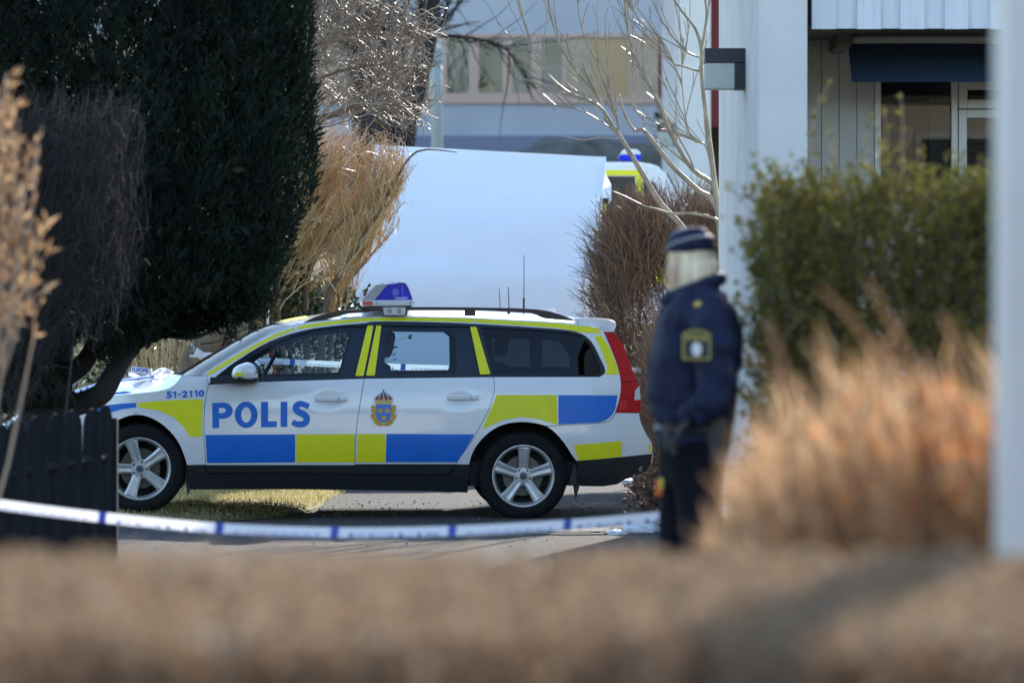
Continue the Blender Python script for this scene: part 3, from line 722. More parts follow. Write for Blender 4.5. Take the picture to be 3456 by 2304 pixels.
for k in range(90):
    a = 2 * math.pi * k / 90
    for y0, y1 in ((.012, .056), (.128, .17)):
        b = boxbm(.318, .3285, y0, y1, -.0078, .0078); xform(b, Matrix.Rotation(a, 4, 'Y') @ Matrix.Rotation(.22, 4, 'X')); m_ = bpy.data.meshes.new('t'); b.to_mesh(m_); b.free(); bm.from_mesh(m_); bpy.data.meshes.remove(m_)
bm.to_mesh(me_tr); bm.free()
me_rim = bpy.data.meshes.new('rim'); bm = lathe([(.232, -.014), (.226, -.018), (.216, -.012), (.206, .01), (.198, .06), (.196, .2), (.232, .2)], 60)
for f in bm.faces: f.smooth = True
bm.to_mesh(me_rim); bm.free()
me_spk = bpy.data.meshes.new('spoke'); bm = bmesh.new(); rings = []
for r, hw_, yf, yb in ((.030, .038, .012, .06), (.072, .034, .006, .05), (.12, .036, .000, .045), (.17, .042, -.006, .04), (.205, .049, -.009, .04), (.214, .053, -.008, .045)):
    rings.append([bm.verts.new(p) for p in ((r, yf + .006, -hw_), (r, yf, -hw_ * .6), (r, yf + .003, 0), (r, yf, hw_ * .6), (r, yf + .006, hw_), (r, yb, hw_ * .8), (r, yb, -hw_ * .8))])
for a, b in zip(rings, rings[1:]):
    for k in range(7): bm.faces.new((a[k], a[(k + 1) % 7], b[(k + 1) % 7], b[k]))
bmesh.ops.recalc_face_normals(bm, faces=bm.faces[:]); bm.to_mesh(me_spk); bm.free()
me_hub = bpy.data.meshes.new('hub'); bm = lathe([(.0, .004), (.028, .004), (.033, .008), (.066, .010), (.074, .018), (.076, .06)], 30)
bm.to_mesh(me_hub); bm.free()
me_cap = bpy.data.meshes.new('cap'); bm = lathe([(.0, -.001), (.022, .0), (.026, .004), (.026, .01)], 24); bm.to_mesh(me_cap); bm.free()
me_nut = bpy.data.meshes.new('nut'); bm = lathe([(.0, -.006), (.008, -.005), (.010, .0), (.010, .02)], 10); bm.to_mesh(me_nut); bm.free()
me_disc = bpy.data.meshes.new('disc'); bm = lathe([(.05, .075), (.148, .075), (.15, .08), (.15, .09), (.05, .09)], 40); bm.to_mesh(me_disc); bm.free()
me_back = bpy.data.meshes.new('back'); bm = lathe([(.0, .14), (.19, .14), (.2, .13)], 30); bm.to_mesh(me_back); bm.free()
M_steel = mat('brake_steel', (0.10, 0.095, 0.09), rough=.4, metal=.8)
M_navy = mat('hub_badge', (0.05, 0.07, 0.13), rough=.3)
M_nut = mat('wheel_nut', (0.10, 0.10, 0.10), rough=.35, metal=.8)
for px_, ang, frt in ((Z2(1017, 1165), 88, False), (Z1(592, 1072), 35, True)):
    for s in (1, -1):
        c = cpt([px_[0]], [px_[1]], w=.045)[0]
        hold = bpy.data.objects.new('wheel', me_ty); me_ty.materials.clear(); me_ty.materials.append(M_rub)
        put(hold, car); hold.location = (c[0], c[1] * s, c[2]); hold.rotation_euler = (0, 0, 0) if s > 0 else (0, 0, math.pi)
        def wp(name, me, m, rot=0, loc=(0, 0, 0), stuff=False):
            o = bpy.data.objects.new(name, me)
            if not me.materials: me.materials.append(m)
            put(o, hold); o.rotation_euler = (0, -math.radians(rot), 0); o.location = loc
            if stuff: o['kind'] = 'stuff'
        wp('tread', me_tr, M_rub, stuff=True); wp('rim', me_rim, M_alloy); wp('hub', me_hub, M_alloy); wp('hub_cap', me_cap, M_navy)
        wp('brake_disc', me_disc, M_steel); wp('backing_plate', me_back, M_dk)
        for k in range(5):
            wp('spoke', me_spk, M_alloy, ang + 72 * k)
            a = math.radians(ang + 36 + 72 * k); wp('wheel_nut', me_nut, M_nut, 0, (.052 * math.cos(a), .012, .052 * math.sin(a)))
        # wheel well
        bm = bmesh.new(); rows = []
        for k in range(19):
            a = math.radians(-12 + 204 * k / 18); R_ = .405
            rows.append([bm.verts.new((c[0] + R_ * math.cos(a), (c[1] + y) * s, c[2] + .015 + R_ * math.sin(a))) for y in (.015, .36)])
        for a, b in zip(rows, rows[1:]): bm.faces.new((a[0], a[1], b[1], b[0]))
        bm.faces.new([r[1] for r in rows])
        obj('wheel_well', bm, M_dk, car)
# roof light bar, seen end-on
bar_y0, bar_y1 = -.62, .62
WB = HW + bar_y0
def slab(name, pts, m, y0, y1, parent=car, Zf=ZL, bev=0.0, taper_=1.0):
    q = [Zf(*p) for p in pts]; V_ = cpt([p[0] for p in q], [p[1] for p in q], w=HW + y0)
    bm = bmesh.new(); a = [bm.verts.new(p) for p in V_]; c = V_.mean(0)
    b = [bm.verts.new((c[0] + (p[0] - c[0]) * taper_, y1, c[2] + (p[2] - c[2]) * taper_)) for p in V_]
    n_ = len(a); bm.faces.new(a); bm.faces.new(b[::-1])
    for k in range(n_): bm.faces.new((a[k], a[(k + 1) % n_], b[(k + 1) % n_], b[k]))
    bmesh.ops.recalc_face_normals(bm, faces=bm.faces[:])
    if bev: bmesh.ops.bevel(bm, geom=bm.edges[:], offset=bev, segments=2, affect='EDGES')
    return obj(name, bm, m, parent)
M_blens = mat('blue_lens', (0.006, 0.026, 0.52), rough=.18, coat=.1, spec=.25, vary=.3, scale=12)
M_glens = mat('grey_lens', (0.50, 0.50, 0.52), rough=.12, coat=.5, trans=.25)
lb = slab('light_bar', [(225, 850), (330, 822), (1880, 800), (1945, 850), (1955, 920), (1900, 985), (1700, 1000), (260, 1010), (215, 950)], M_white, bar_y0, bar_y1, bev=.006)
slab('blue_lens', [(615, 818), (1060, 300), (1550, 232), (1650, 260), (1735, 390), (1885, 800)], M_blens, bar_y0 + .012, -.15, lb)
slab('blue_lens', [(615, 818), (1060, 300), (1550, 232), (1650, 260), (1735, 390), (1885, 800)], M_blens, .15, bar_y1 - .012, lb)
slab('clear_lens', [(260, 828), (535, 470), (720, 300), (860, 292), (1050, 300), (610, 818)], M_glens, bar_y0 + .012, bar_y1 - .012, lb)
slab('lens_cap', [(700, 300), (1555, 214), (1660, 238), (1770, 400), (1900, 790), (1886, 792), (1740, 395), (1650, 262), (1550, 234), (1060, 302), (860, 294)], M_white, bar_y0 + .016, bar_y1 - .016, lb)
slab('middle_cover', [(620, 818), (1062, 303), (1550, 236), (1648, 264), (1732, 392), (1880, 800)], M_white, -.15, .15, lb)
slab('red_marker', [(222, 850), (568, 842), (562, 980), (228, 982)], mat('marker_red', (0.70, 0.10, 0.08), rough=.3), bar_y0 - .003, bar_y0 + .05, lb)
for q in ((712, 912), (1806, 896)):
    slab('bolt', [(q[0] + 26 * math.cos(a), q[1] + 26 * math.sin(a)) for a in np.arange(8) * math.pi / 4], M_nut, bar_y0 - .003, bar_y0 + .01, lb)
slab('lamp_reflector', [(1320 + 118 * math.cos(a), 550 + 118 * math.sin(a)) for a in np.arange(16) * math.pi / 8], mat('blue_reflector', (0.03, 0.09, 0.62), rough=.1, coat=.6), bar_y0 + .010, bar_y0 + .02, lb)
slab('lamp_bar', [(1530, 330), (1570, 330), (1580, 720), (1540, 720)], mat('blue_glint', (0.08, 0.14, 0.70), rough=.15), bar_y0 + .010, bar_y0 + .02, lb)
o = lettering('maker_lettering', 'STANDBY', [ZL(1300, 712), ZL(1760, 706), ZL(1745, 768), ZL(1290, 775)], mat('print_white', (0.85, 0.85, 0.85), rough=.5), lb, bold=.03, shear=.3, w=HW + bar_y0 + .009)
for q in ((900, 265), (1110, 262), (1240, 226), (1445, 220)):
    slab('vent_slot', [(q[0] - 35, q[1] - 8), (q[0] + 35, q[1] - 12), (q[0] + 35, q[1] + 4), (q[0] - 35, q[1] + 6)], M_dk, bar_y0 + .02, bar_y0 + .1, lb)
slab('mounting_foot', [(350, 1005), (1850, 990), (1860, 1140), (1740, 1145), (1740, 1060), (680, 1060), (660, 1175), (380, 1175)], M_blk, bar_y0 + .04, bar_y0 + .12, lb)
slab('mounting_foot', [(350, 1005), (1850, 990), (1860, 1175), (380, 1175)], M_blk, bar_y1 - .12, bar_y1 - .04, lb)
al = slab('alley_lamp', [(900, 1060), (930, 1040), (1660, 1040), (1720, 1060), (1715, 1180), (1690, 1310), (1650, 1325), (960, 1318), (935, 1290)], M_blk, bar_y0 - .035, bar_y0 + .06, car, bev=.004)
slab('bezel', [(902, 1062), (932, 1044), (1650, 1044), (1672, 1075), (1640, 1300), (1620, 1316), (965, 1312), (940, 1290)], mat('lamp_bezel', (0.34, 0.36, 0.37), rough=.3, metal=.4), bar_y0 - .042, bar_y0 - .03, al)
slab('lamp_glass', [(935, 1075), (1640, 1075), (1612, 1285), (970, 1285)], M_clear, bar_y0 - .047, bar_y0 - .04, al)
slab('bulb_housing', [(1030, 1100), (1200, 1095), (1200, 1240), (1050, 1240)], mat('lamp_inner', (0.25, 0.24, 0.2), rough=.3, metal=.5), bar_y0 - .050, bar_y0 - .045, al)
slab('bulb_housing', [(1380, 1090), (1500, 1090), (1500, 1260), (1380, 1260)], mat('lamp_inner', (0.25, 0.24, 0.2)), bar_y0 - .050, bar_y0 - .045, al)
# aerials, fin, roof ring
M_aer = mat('aerial_black', (0.02, 0.02, 0.022), rough=.5)
def aerial(pts, r0, r1, w):
    q = [lo(*Z2(*p), w) for p in pts]; tubeo('aerial', q, r0, r1, M_aer, car, 6, 7)
aerial([(1020, 262), (1020, 180), (1021, 178)], .008, .008, .85); aerial([(1020, 200), (1021, 80), (1021, -64)], .0035, .0025, .85)
aerial([(890, 262), (886, 180), (882, 120)], .0035, .003, .95); aerial([(936, 268), (936, 190), (933, 113)], .0045, .003, .6)
q = lo(*Z2(936, 262), .6); bm = bmesh.new(); bmesh.ops.create_cone(bm, cap_ends=True, segments=12, radius1=.02, radius2=.010, depth=.03); obj('aerial_base', xform(bm, Matrix.Translation(q)), M_aer, car)
slab('roof_fin', [(1095, 262), (1110, 243), (1150, 232), (1195, 230), (1200, 262)], M_paint, -.03, .03, car, Z2)
q = lo(*Z2(565, 250), .93)
bm = lathe([(.085, .0), (.125, .0)], 36); obj('roof_ring', xform(bm, Matrix.Translation((q[0], 0, cpt(*[[k] for k in Z2(565, 278)])[0][2] + .064)) @ Matrix.Rotation(math.pi / 2, 4, 'X')), mat('ring_grey', (0.25, 0.24, 0.25)), car)
# tape laid over the tail and interior
def seat(x, y, wz, w=.25):
    s_ = obj('seat', boxbm(x - .30, x + .24, y - w, y + w, .42, .62, .05), M_seat, car)
    b = boxbm(-.075, .075, -w, w, 0, .62, .05); obj('seat_back', xform(b, Matrix.Translation((x + .24, y, .56)) @ Matrix.Rotation(math.radians(17), 4, 'Y')), M_seat, s_)
    b = boxbm(-.05, .05, -.13, .13, 0, .20, .045); obj('headrest', xform(b, Matrix.Translation((x + .435, y, 1.19)) @ Matrix.Rotation(math.radians(12), 4, 'Y')), M_seat, s_)
bx_ = lo(*Z2(262, 500), .5)[0]
for y_ in (-.37, .37): seat(bx_ - .46, y_, 0)
seat(bx_ + .42, 0, 0, .62)
d0 = lo(*Z3(560, 900), .5); d1 = lo(*Z3(300, 880), .5)
obj('dashboard', boxbm(d1[0] - .28, d0[0] - .0, -.70, .70, .62, d0[2] - .02, .05), M_seat, car)
sw = bmesh.new(); V_, F_ = tubes(np.array([[(.185 * math.cos(t), .185 * math.sin(t), 0) for t in np.linspace(0, 2 * math.pi, 25)]]), np.full((1, 25), .014), 6)
me = npmesh('sw', V_, F_); sw.from_mesh(me); bpy.data.meshes.remove(me)
q = lo(*Z3(820, 800), .55); obj('steering_wheel', xform(sw, Matrix.Translation((q[0], -.36, q[2] - .02)) @ Matrix.Rotation(math.radians(-62), 4, 'Y')), M_trim, car, True)
box('load_guard', bx_ + 1.12, bx_ + 1.15, -.55, .55, .6, 1.36, M_dk, car)

# ------------------------------------------------------------------ police van far behind, on the slope, facing right
YV = 46.0; gV = float(gz(0, 47)); xv = D(1480, 0, YV).x                  # xv: foot of the windscreen pillar
van = thing('police_van', 'distant white police van with blue roof light, half hidden behind the tent and hedge', 'van', (xv - 1.4, YV + .95, gV))
zr = D(0, 372, YV).z
def vprof(pts, y0, y1, name, m, parent, bev=0.0):
    bm = bmesh.new(); A_ = [bm.verts.new((x, y0, z)) for x, z in pts]; B_ = [bm.verts.new((x, y1, z)) for x, z in pts]; n_ = len(pts)
    bm.faces.new(A_); bm.faces.new(B_[::-1])
    for k in range(n_): bm.faces.new((A_[k], B_[k], B_[(k + 1) % n_], A_[(k + 1) % n_]))
    bmesh.ops.recalc_face_normals(bm, faces=bm.faces[:])
    if bev: bmesh.ops.bevel(bm, geom=bm.edges[:], offset=bev, segments=3, affect='EDGES')
    return obj(name, bm, m, parent)
prof_v = [(xv - 2.90, gV + .35), (xv - 2.95, gV + 1.2), (xv - 2.85, zr - .08), (xv - 2.72, zr), (xv + .02, zr), (xv + .22, zr - .07), (xv + .62, zr - .80), (xv + 1.05, zr - 1.02), (xv + 1.18, zr - 1.25), (xv + 1.22, gV + .40)]
vprof(prof_v, YV, YV + 1.9, 'body', M_paint, van, .05)
vz = lambda py: D(0, py, YV).z
vx = lambda px: D(px, 0, YV).x
for x0, x1 in ((xv - 2.70, xv - 2.0), (xv - 1.93, xv - 1.28), (xv - 1.20, vx(1458))):
    for y0, y1 in ((YV - .006, YV + .02), (YV + 1.88, YV + 1.906)):
        vprof([(x0, vz(505)), (x0, vz(405)), (x1, vz(405)), (x1 + .04, vz(505))], y0, y1, 'side_window', M_trim, van)
vprof([(vx(1480), vz(500)), (vx(1477), vz(408)), (vx(1502), vz(420)), (vx(1545), vz(500))], YV - .006, YV + .02, 'door_window', M_trim, van)
vprof([(xv - 2.7, vz(391)), (vx(1472), vz(391)), (vx(1470), vz(403)), (xv - 2.7, vz(403))], YV - .010, YV + .01, 'yellow_strip', M_yel, van)
vprof([(vx(1460), vz(404)), (vx(1474), vz(404)), (vx(1484), vz(500)), (vx(1466), vz(500))], YV - .010, YV + .01, 'yellow_strip', M_yel, van)
for k in range(5): vprof([(xv - 2.8 + k * .7, gV + .9), (xv - 2.8 + k * .7, gV + 1.25), (xv - 2.12 + k * .7, gV + 1.25), (xv - 2.12 + k * .7, gV + .9)], YV - .006, YV + .01, 'blue_block' if k % 2 else 'yellow_block', M_blu if k % 2 else M_yel, van)
bm = bmesh.new(); vv = [bm.verts.new(p) for p in ((xv + .262, YV + .12, zr - .13), (xv + .262, YV + 1.78, zr - .13), (xv + .622, YV + 1.78, zr - .79), (xv + .622, YV + .12, zr - .79))]; bm.faces.new(vv); bmesh.ops.translate(bm, verts=bm.verts[:], vec=(.012, 0, .004)); obj('windscreen', bm, M_trim, van)
for x_ in (xv - 2.25, xv + .38):
    for y_, s_ in ((YV + .02, 1), (YV + 1.88, -1)):
        w_ = bpy.data.objects.new('wheel', me_ty); put(w_, van); w_.location = Vector((x_, y_, gV + .325)) ; w_.rotation_euler = (0, 0, 0 if s_ > 0 else math.pi)
        r_ = bpy.data.objects.new('rim', me_rim); put(r_, w_); h_ = bpy.data.objects.new('hub', me_hub); put(h_, w_)
bx0, bx1 = vx(1424), vx(1476)
lbv = box('light_bar', bx0 + .02, bx1 - .02, YV + .35, YV + 1.55, zr + .001, vz(368), M_blk, van, .004)
def dome(name, m, z0, z1, k0, k1):
    pts = []; cxm = (bx0 + bx1) / 2; hw_ = (bx1 - bx0) / 2
    lo_ = [(cxm - hw_ * k0, z0), (cxm + hw_ * k0, z0)]; hi_ = [(cxm + hw_ * k1, z1), (cxm - hw_ * k1, z1)]
    vprof(lo_ + hi_, YV + .30, YV + 1.60, name, m, lbv, .012)
dome('blue_lens', M_blens, vz(367), vz(353), .85, 1.0); dome('white_dome', M_white, vz(352.6), vz(340), 1.0, .62)
# ------------------------------------------------------------------ white tent
M_tent = mat('tent_cloth', (0.86, 0.87, 0.88), rough=0.75, trans=0.12, bump=0.35, bscale=2.2, vary=0.02, scale=2)
tent = thing('tent', 'large white cloth tent standing behind the police car', 'tent', (-0.3, 39.5, float(gz(0, 39.5))))
def cloth(name, quad, nx, ny, parent, m, amp=.012, seed=0, sag=0.0):
    tl, tr, br, bl = [Vector(q) for q in quad]; nrm = (tr - tl).cross(bl - tl).normalized()
    V_ = []; r_ = np.random.default_rng(seed); ph = r_.uniform(0, 6.28, 8)
    for j in range(ny + 1):
        for i in range(nx + 1):
            a, b = i / nx, j / ny
            p = tl.lerp(tr, a).lerp(bl.lerp(br, a), b)
            d = amp * (math.sin(a * 9 + ph[0] + 2 * b) * .5 + math.sin(a * 21 + ph[1] - 3 * b) * .3 * b + math.sin(b * 7 + ph[2] + a * 5) * .6) + sag * math.sin(math.pi * a) * math.sin(math.pi * b)
            V_.append(p + nrm * d)
    i = np.arange((nx + 1) * (ny + 1)).reshape(ny + 1, nx + 1)
    Fc = np.stack([i[:-1, :-1], i[1:, :-1], i[1:, 1:], i[:-1, 1:]], -1).reshape(-1, 4)
    return obj(name, npmesh(name, [tuple(v) for v in V_], Fc), m, parent, True)
r0, r1 = D(862, 333, 39.5), D(1392, 361, 39.5)
e0, e1_ = D(836, 482, 38.45), D(1378, 488, 38.45)
b0 = Vector((D(778, 720, 37.0).x, 37.0, float(gz(0, 37.0)))); b1 = Vector((D(1338, 720, 37.0).x, 37.0, float(gz(0, 37.0))))
back = lambda v, dy: Vector((v.x, v.y + dy, v.z))
prof = [(r0, r1), (D(846, 420, 38.95), D(1386, 436, 38.95)), (e0, e1_), (D(818, 580, 38.0), D(1364, 590, 38.0)), (D(800, 690, 37.6), D(1352, 690, 37.6)), (b0, b1)]
def sweep(rows, nx, ny, seed, amp):
    Lq, Rq = [tube1([r[k] for r in rows], 1, 1, K=ny + 1)[0] for k in (0, 1)]; r_ = np.random.default_rng(seed); ph = r_.uniform(0, 6.28, 9); V_ = []
    for j in range(ny + 1):
        for i in range(nx + 1):
            a_, b_ = i / nx, j / ny; p = Lq[j] * (1 - a_) + Rq[j] * a_
            d_ = amp * (math.sin(a_ * 8 + ph[0] + 2.5 * b_) * .5 + math.sin(a_ * 23 + ph[1] - 4 * b_) * .3 * b_ + math.sin(b_ * 9 + ph[2] + a_ * 6) * .5 + math.sin((a_ + b_) * 31 + ph[3]) * .12 + 1.2 * (abs(a_ - .5) * 2) ** 8 * math.sin(b_ * 16 + ph[4]))
            V_.append((p[0] + .3 * d_, p[1] + d_, p[2]))
    i = np.arange((nx + 1) * (ny + 1)).reshape(ny + 1, nx + 1)
    return np.array(V_), np.stack([i[:-1, :-1], i[1:, :-1], i[1:, 1:], i[:-1, 1:]], -1).reshape(-1, 4)
V_, Fc = sweep(prof, 60, 50, 6, .034)
obj('front_sheet', npmesh('front_sheet', V_, Fc), M_tent, tent, True)
f0, f1 = back(e0, 1.9), back(e1_, 1.9)
cloth('roof_panel', (r1, r0, f0, f1), 16, 8, tent, M_tent, .01, 3)
cloth('back_wall', (f1, f0, back(b0, 5.0), back(b1, 5.0)), 16, 8, tent, M_tent, .01, 4)
for q, s_ in (((r0, e0, f0, b0), -1), ((r1, e1_, f1, b1), 1)):
    bm = bmesh.new(); pts = [q[0], q[1], q[3], back(q[3], 5.0), q[2]]
    vv = [bm.verts.new(p) for p in pts]; bm.faces.new(vv); obj('side_wall', bm, M_tent, tent)
for p, q in ((e0, b0), (e1_, b1), (f0, back(b0, 5.0)), (f1, back(b1, 5.0))):
    tubeo('pole', [p + Vector((0, .05, -.03)), q + Vector((0, .05, 0))], .02, .02, M_white, tent, 6, 3)
fl = [D(1391, 400, 39.4), D(1404, 425, 39.2), D(1404, 462, 39.0), D(1380, 486, 38.7), D(1376, 440, 38.9)]
bm = bmesh.new(); f = bm.faces.new([bm.verts.new(p) for p in fl]); r = bmesh.ops.extrude_face_region(bm, geom=[f])
for v in [g for g in r['geom'] if isinstance(g, bmesh.types.BMVert)]: v.co.y += .25
bmesh.ops.recalc_face_normals(bm, faces=bm.faces[:]); obj('rolled_flap', bm, M_tent, tent)
q = D(1391, 462, 38.55); box('strap_buckle', q.x - .03, q.x + .03, q.y - .02, q.y + .03, q.z - .03, q.z + .03, M_blk, tent, .006)
q = D(1388, 478, 38.54); box('strap', q.x - .012, q.x + .016, q.y - .01, q.y + .01, q.z - .06, q.z + .04, M_yel, tent)
q = D(1270, 509, 38.52); box('toggle', q.x - .010, q.x + .010, q.y - .02, q.y + .02, q.z - .045, q.z + .045, mat('toggle_grey', (.12, .13, .15)), tent)

# ------------------------------------------------------------------ police tape
def tape_band(name, pts, wd_, label, bars, texts, flip, seed=0, twist=0.03, spanK=80):
    q, _ = tube1(pts, 1, 1, K=spanK); rg = np.random.default_rng(seed)
    root = thing(name, label, 'tape', tuple(q[len(q) // 2]))
    L = np.concatenate([[0], np.cumsum(np.linalg.norm(np.diff(q, axis=0), axis=1))])
    def at(s, h, out=0.0):
        p = np.array([np.interp(s, L, q[:, k]) for k in range(3)]); tw = twist * math.sin(s * 3.1 + seed) + .10
        return (p[0], p[1] + h * wd_ * math.sin(tw) - out, p[2] + h * wd_ * math.cos(tw))
    n_ = spanK; ss = np.linspace(0, L[-1], n_)
    V_ = [at(s, h) for s in ss for h in (-.5, 0, .5)]; i = np.arange(n_ * 3).reshape(n_, 3)
    obj('band', npmesh('band', V_, np.stack([i[:-1, :-1], i[1:, :-1], i[1:, 1:], i[:-1, 1:]], -1).reshape(-1, 4)), M_tape, root, True)
    for s in bars:
        w_ = wd_ * .80; V_ = [at(s - w_ + .35 * wd_, -.5, .002), at(s + .35 * wd_, -.5, .002), at(s + w_ - .35 * wd_, .5, .002), at(s - .35 * wd_, .5, .002)]
        obj('blue_bar', npmesh('bar', V_, [(0, 1, 2, 3)]), M_tblu, root)
    for s, body, ln in texts:
        v, f = textmesh(body, .0); a = (v[:, 0] - v[:, 0].min()) / np.ptp(v[:, 0]); b = (v[:, 1] - v[:, 1].min()) / np.ptp(v[:, 1])
        if flip: a, b = 1 - a, 1 - b
        V_ = [at(s + (x - .5) * ln, -.46 + .36 * y, .002) for x, y in zip(a, b)]
        me = bpy.data.meshes.new('lettering'); me.from_pydata(V_, [], f); obj('lettering', me, M_tblu, root)
    return root
YT = 15.6
tp = [D(-260, 1118, YT), D(0, 1158, YT), D(240, 1188, YT), D(500, 1212, YT), D(775, 1222, YT), D(1050, 1218, YT), D(1310, 1204, YT), D(1515, 1186, YT), D(1660, 1172, YT), D(1740, 1166, YT), D(2000, 1150, YT)]
sc_ = YT / (F / DS)
bars = [(x + 260) * sc_ for x in (240, 510, 775, 1045, 1310, 1570)]
tape_band('police_tape', tp, .040, 'white and blue police tape sagging across the foreground in front of the fence', bars, [((x + 260) * sc_ - .23, b, .36) for x, b in ((-30, 'POLIS'), (240, 'AVSPÄRRAT'), (510, 'POLIS'), (775, 'AVSPÄRRAT'), (1045, 'POLIS'), (1310, 'AVSPÄRRAT'), (1570, 'POLIS'))], False, 1)
YB = 32.6
sb = lambda z, x, y: S(*z(x, y), YB)
bt = [S(640, 1195, 33.1), S(800, 1205, 32.9), sb(Z3, 610, 655), sb(Z3, 1000, 668), sb(Z3, 1500, 695), sb(Z3, 1900, 715), sb(Z2, 290, 556), sb(Z2, 620, 566), sb(Z2, 1000, 572), sb(Z2, 1640, 576), sb(Z2, 1720, 577), S(2300, 1254, 32.6)]
tape_band('police_tape', bt, .050, 'white police tape strung behind the car, seen through its side windows', [.72, 1.15, 1.62, 2.07, 2.5, 2.95, 3.4], [(.92, 'AVSPÄRRAT', .30), (1.40, 'AVSPÄRRAT', .30), (1.86, 'POLIS', .26), (2.28, 'AVSPÄRRAT', .30), (2.72, 'POLIS', .26), (.48, 'AVSPÄRRAT', .30)], True, 4)
# roll and loose heap of tape on the bonnet
rc = S(*ZH(365, 935), 29.35)
roll = thing('tape_roll', 'upright roll of white police tape lying on the car bonnet', 'tape roll', tuple(rc - Vector((0, 0, .03))))
rw = 135 / 3.734 / 457; rh = .045
def lathe_z(prof, seg):
    bm = lathe(prof, seg); bm.transform(Matrix.Rotation(math.pi / 2, 4, 'X')); return bm
bm = lathe([(rw, -rh / 2), (rw, rh / 2), (rw * .5, rh / 2), (rw * .5, -rh / 2), (rw, -rh / 2)], 36)
RT = Matrix.Translation(rc) @ Matrix.Rotation(math.radians(7), 4, 'Y') @ Matrix.Rotation(math.radians(90 - 4), 4, 'X')
obj('wound_tape', xform(bm, RT), M_tape, roll, True)
bm = lathe([(rw * .5, -rh * .49), (rw * .5, rh * .49), (rw * .43, rh * .49), (rw * .43, -rh * .49), (rw * .5, -rh * .49)], 30)
obj('core', xform(bm, RT), mat('cardboard', (.35, .27, .18)), roll, True)
v, f = textmesh('POLIS', .03); a = (v[:, 0] - v[:, 0].min()) / np.ptp(v[:, 0]); b = (v[:, 1] - v[:, 1].min()) / np.ptp(v[:, 1])
V_ = []
for x, y in zip(1 - a, 1 - b):
    th = math.radians(-90 - 62 + 100 * x)
    V_.append(RT @ Vector(((rw + .0015) * math.cos(th), (y - .5) * rh * -.62, -(rw + .0015) * math.sin(th) * 1)))
me = bpy.data.meshes.new('lettering'); me.from_pydata([tuple(p) for p in V_], [], f); obj('lettering', me, M_tblu, roll)
heap = thing('tape_heap', 'crumpled loose white police tape on the bonnet beside the windscreen', 'tape', tuple(S(*ZH(640, 1010), 29.4)))
rg = np.random.default_rng(3)
for k, (pp, wd_) in enumerate(((((470, 1010), (560, 965), (650, 935), (740, 950), (770, 985)), .042), (((200, 985), (330, 1018), (450, 1015), (520, 1000)), .03), (((500, 1020), (620, 985), (720, 975), (750, 1000)), .035), (((430, 1000), (520, 1012), (640, 1005)), .03))):
    q, _ = tube1([S(*ZH(*p), 29.38 + .03 * k) for p in pp], 1, 1, K=22)
    ang = .5 + .9 * np.sin(np.linspace(0, 5, 22) + k); V_ = []
    for p, a_ in zip(q, ang): V_ += [(p[0], p[1] - math.cos(a_) * wd_ / 2, p[2] - abs(math.sin(a_)) * wd_ / 2 + .006), (p[0], p[1] + math.cos(a_) * wd_ / 2, p[2] + abs(math.sin(a_)) * wd_ / 2 + .006)]
    i = np.arange(44).reshape(22, 2); obj('loose_loop', npmesh('l', V_, np.stack([i[:-1, 0], i[1:, 0], i[1:, 1], i[:-1, 1]], -1)), M_tape, heap, True)
v, f = textmesh('POLIS', .03); a = (v[:, 0] - v[:, 0].min()) / np.ptp(v[:, 0]); b = (v[:, 1] - v[:, 1].min()) / np.ptp(v[:, 1])
tl, tr, br, bl = [np.array(ZH(*p)) for p in ((480, 1005), (600, 915), (640, 925), (510, 1030))]
V_ = [tuple(S(*(y * ((1 - x) * tl + x * tr) + (1 - y) * ((1 - x) * bl + x * br)), 29.345)) for x, y in zip(a, b)]
me = bpy.data.meshes.new('lettering'); me.from_pydata(V_, [], f); obj('lettering', me, M_tblu, heap)

# ------------------------------------------------------------------ picket fence
M_fence = mat('fence_black_stain', (0.012, 0.013, 0.016), rough=0.9, spec=.15, vary=0.35, scale=30, bump=.5, bscale=60, stretch=(1, 1, .08))
fence = thing('picket_fence', 'black stained picket fence with rounded tops in the left foreground', 'fence', (-2.3, 20, 0))
fx = [-210, -155, -100, -50, 5, 41, 91, 134, 172, 208, 244]
ft = [990, 986, 982, 978, 974, 965, 956, 949, 941, 937, 930]
fy = [18.3, 18.5, 18.7, 18.9, 19.1, 19.3, 19.5, 19.75, 20.0, 20.3, 20.6]
me_p = {}
pos = []
for x_, t_, y_ in zip(fx, ft, fy):
    p = D(x_, t_, y_); pos.append(p)
for k, p in enumerate(pos):
    a = pos[max(k - 1, 0)]; b = pos[min(k + 1, len(pos) - 1)]; ang = math.atan2(b.y - a.y, b.x - a.x) * .6
    w_ = .114 if k < 10 else .088; hh = p.z
    bm = bmesh.new(); prof = [(-w_ / 2, 0), (w_ / 2, 0), (w_ / 2, hh - .10)] + [(w_ / 2 * math.cos(t), hh - .10 + .10 * math.sin(t)) for t in np.linspace(.2, math.pi - .2, 9)] + [(-w_ / 2, hh - .10)]
    f = bm.faces.new([bm.verts.new((x, 0, z)) for x, z in prof]); r = bmesh.ops.extrude_face_region(bm, geom=[f])
    for v in [g for g in r['geom'] if isinstance(g, bmesh.types.BMVert)]: v.co.y += .022
    bmesh.ops.recalc_face_normals(bm, faces=bm.faces[:])
    xform(bm, Matrix.Translation((p.x, p.y, 0)) @ Matrix.Rotation(ang, 4, 'Z') @ Matrix.Rotation(rg.normal(0, .008), 4, 'Y'))
    obj('picket', bm, M_fence, fence)
for zf in (.22, .74):
    q = [Vector((p.x, p.y + .085, p.z * zf)) for p in pos]
    tubeo('rail', q, .03, .03, M_fence, fence, 4, 24)
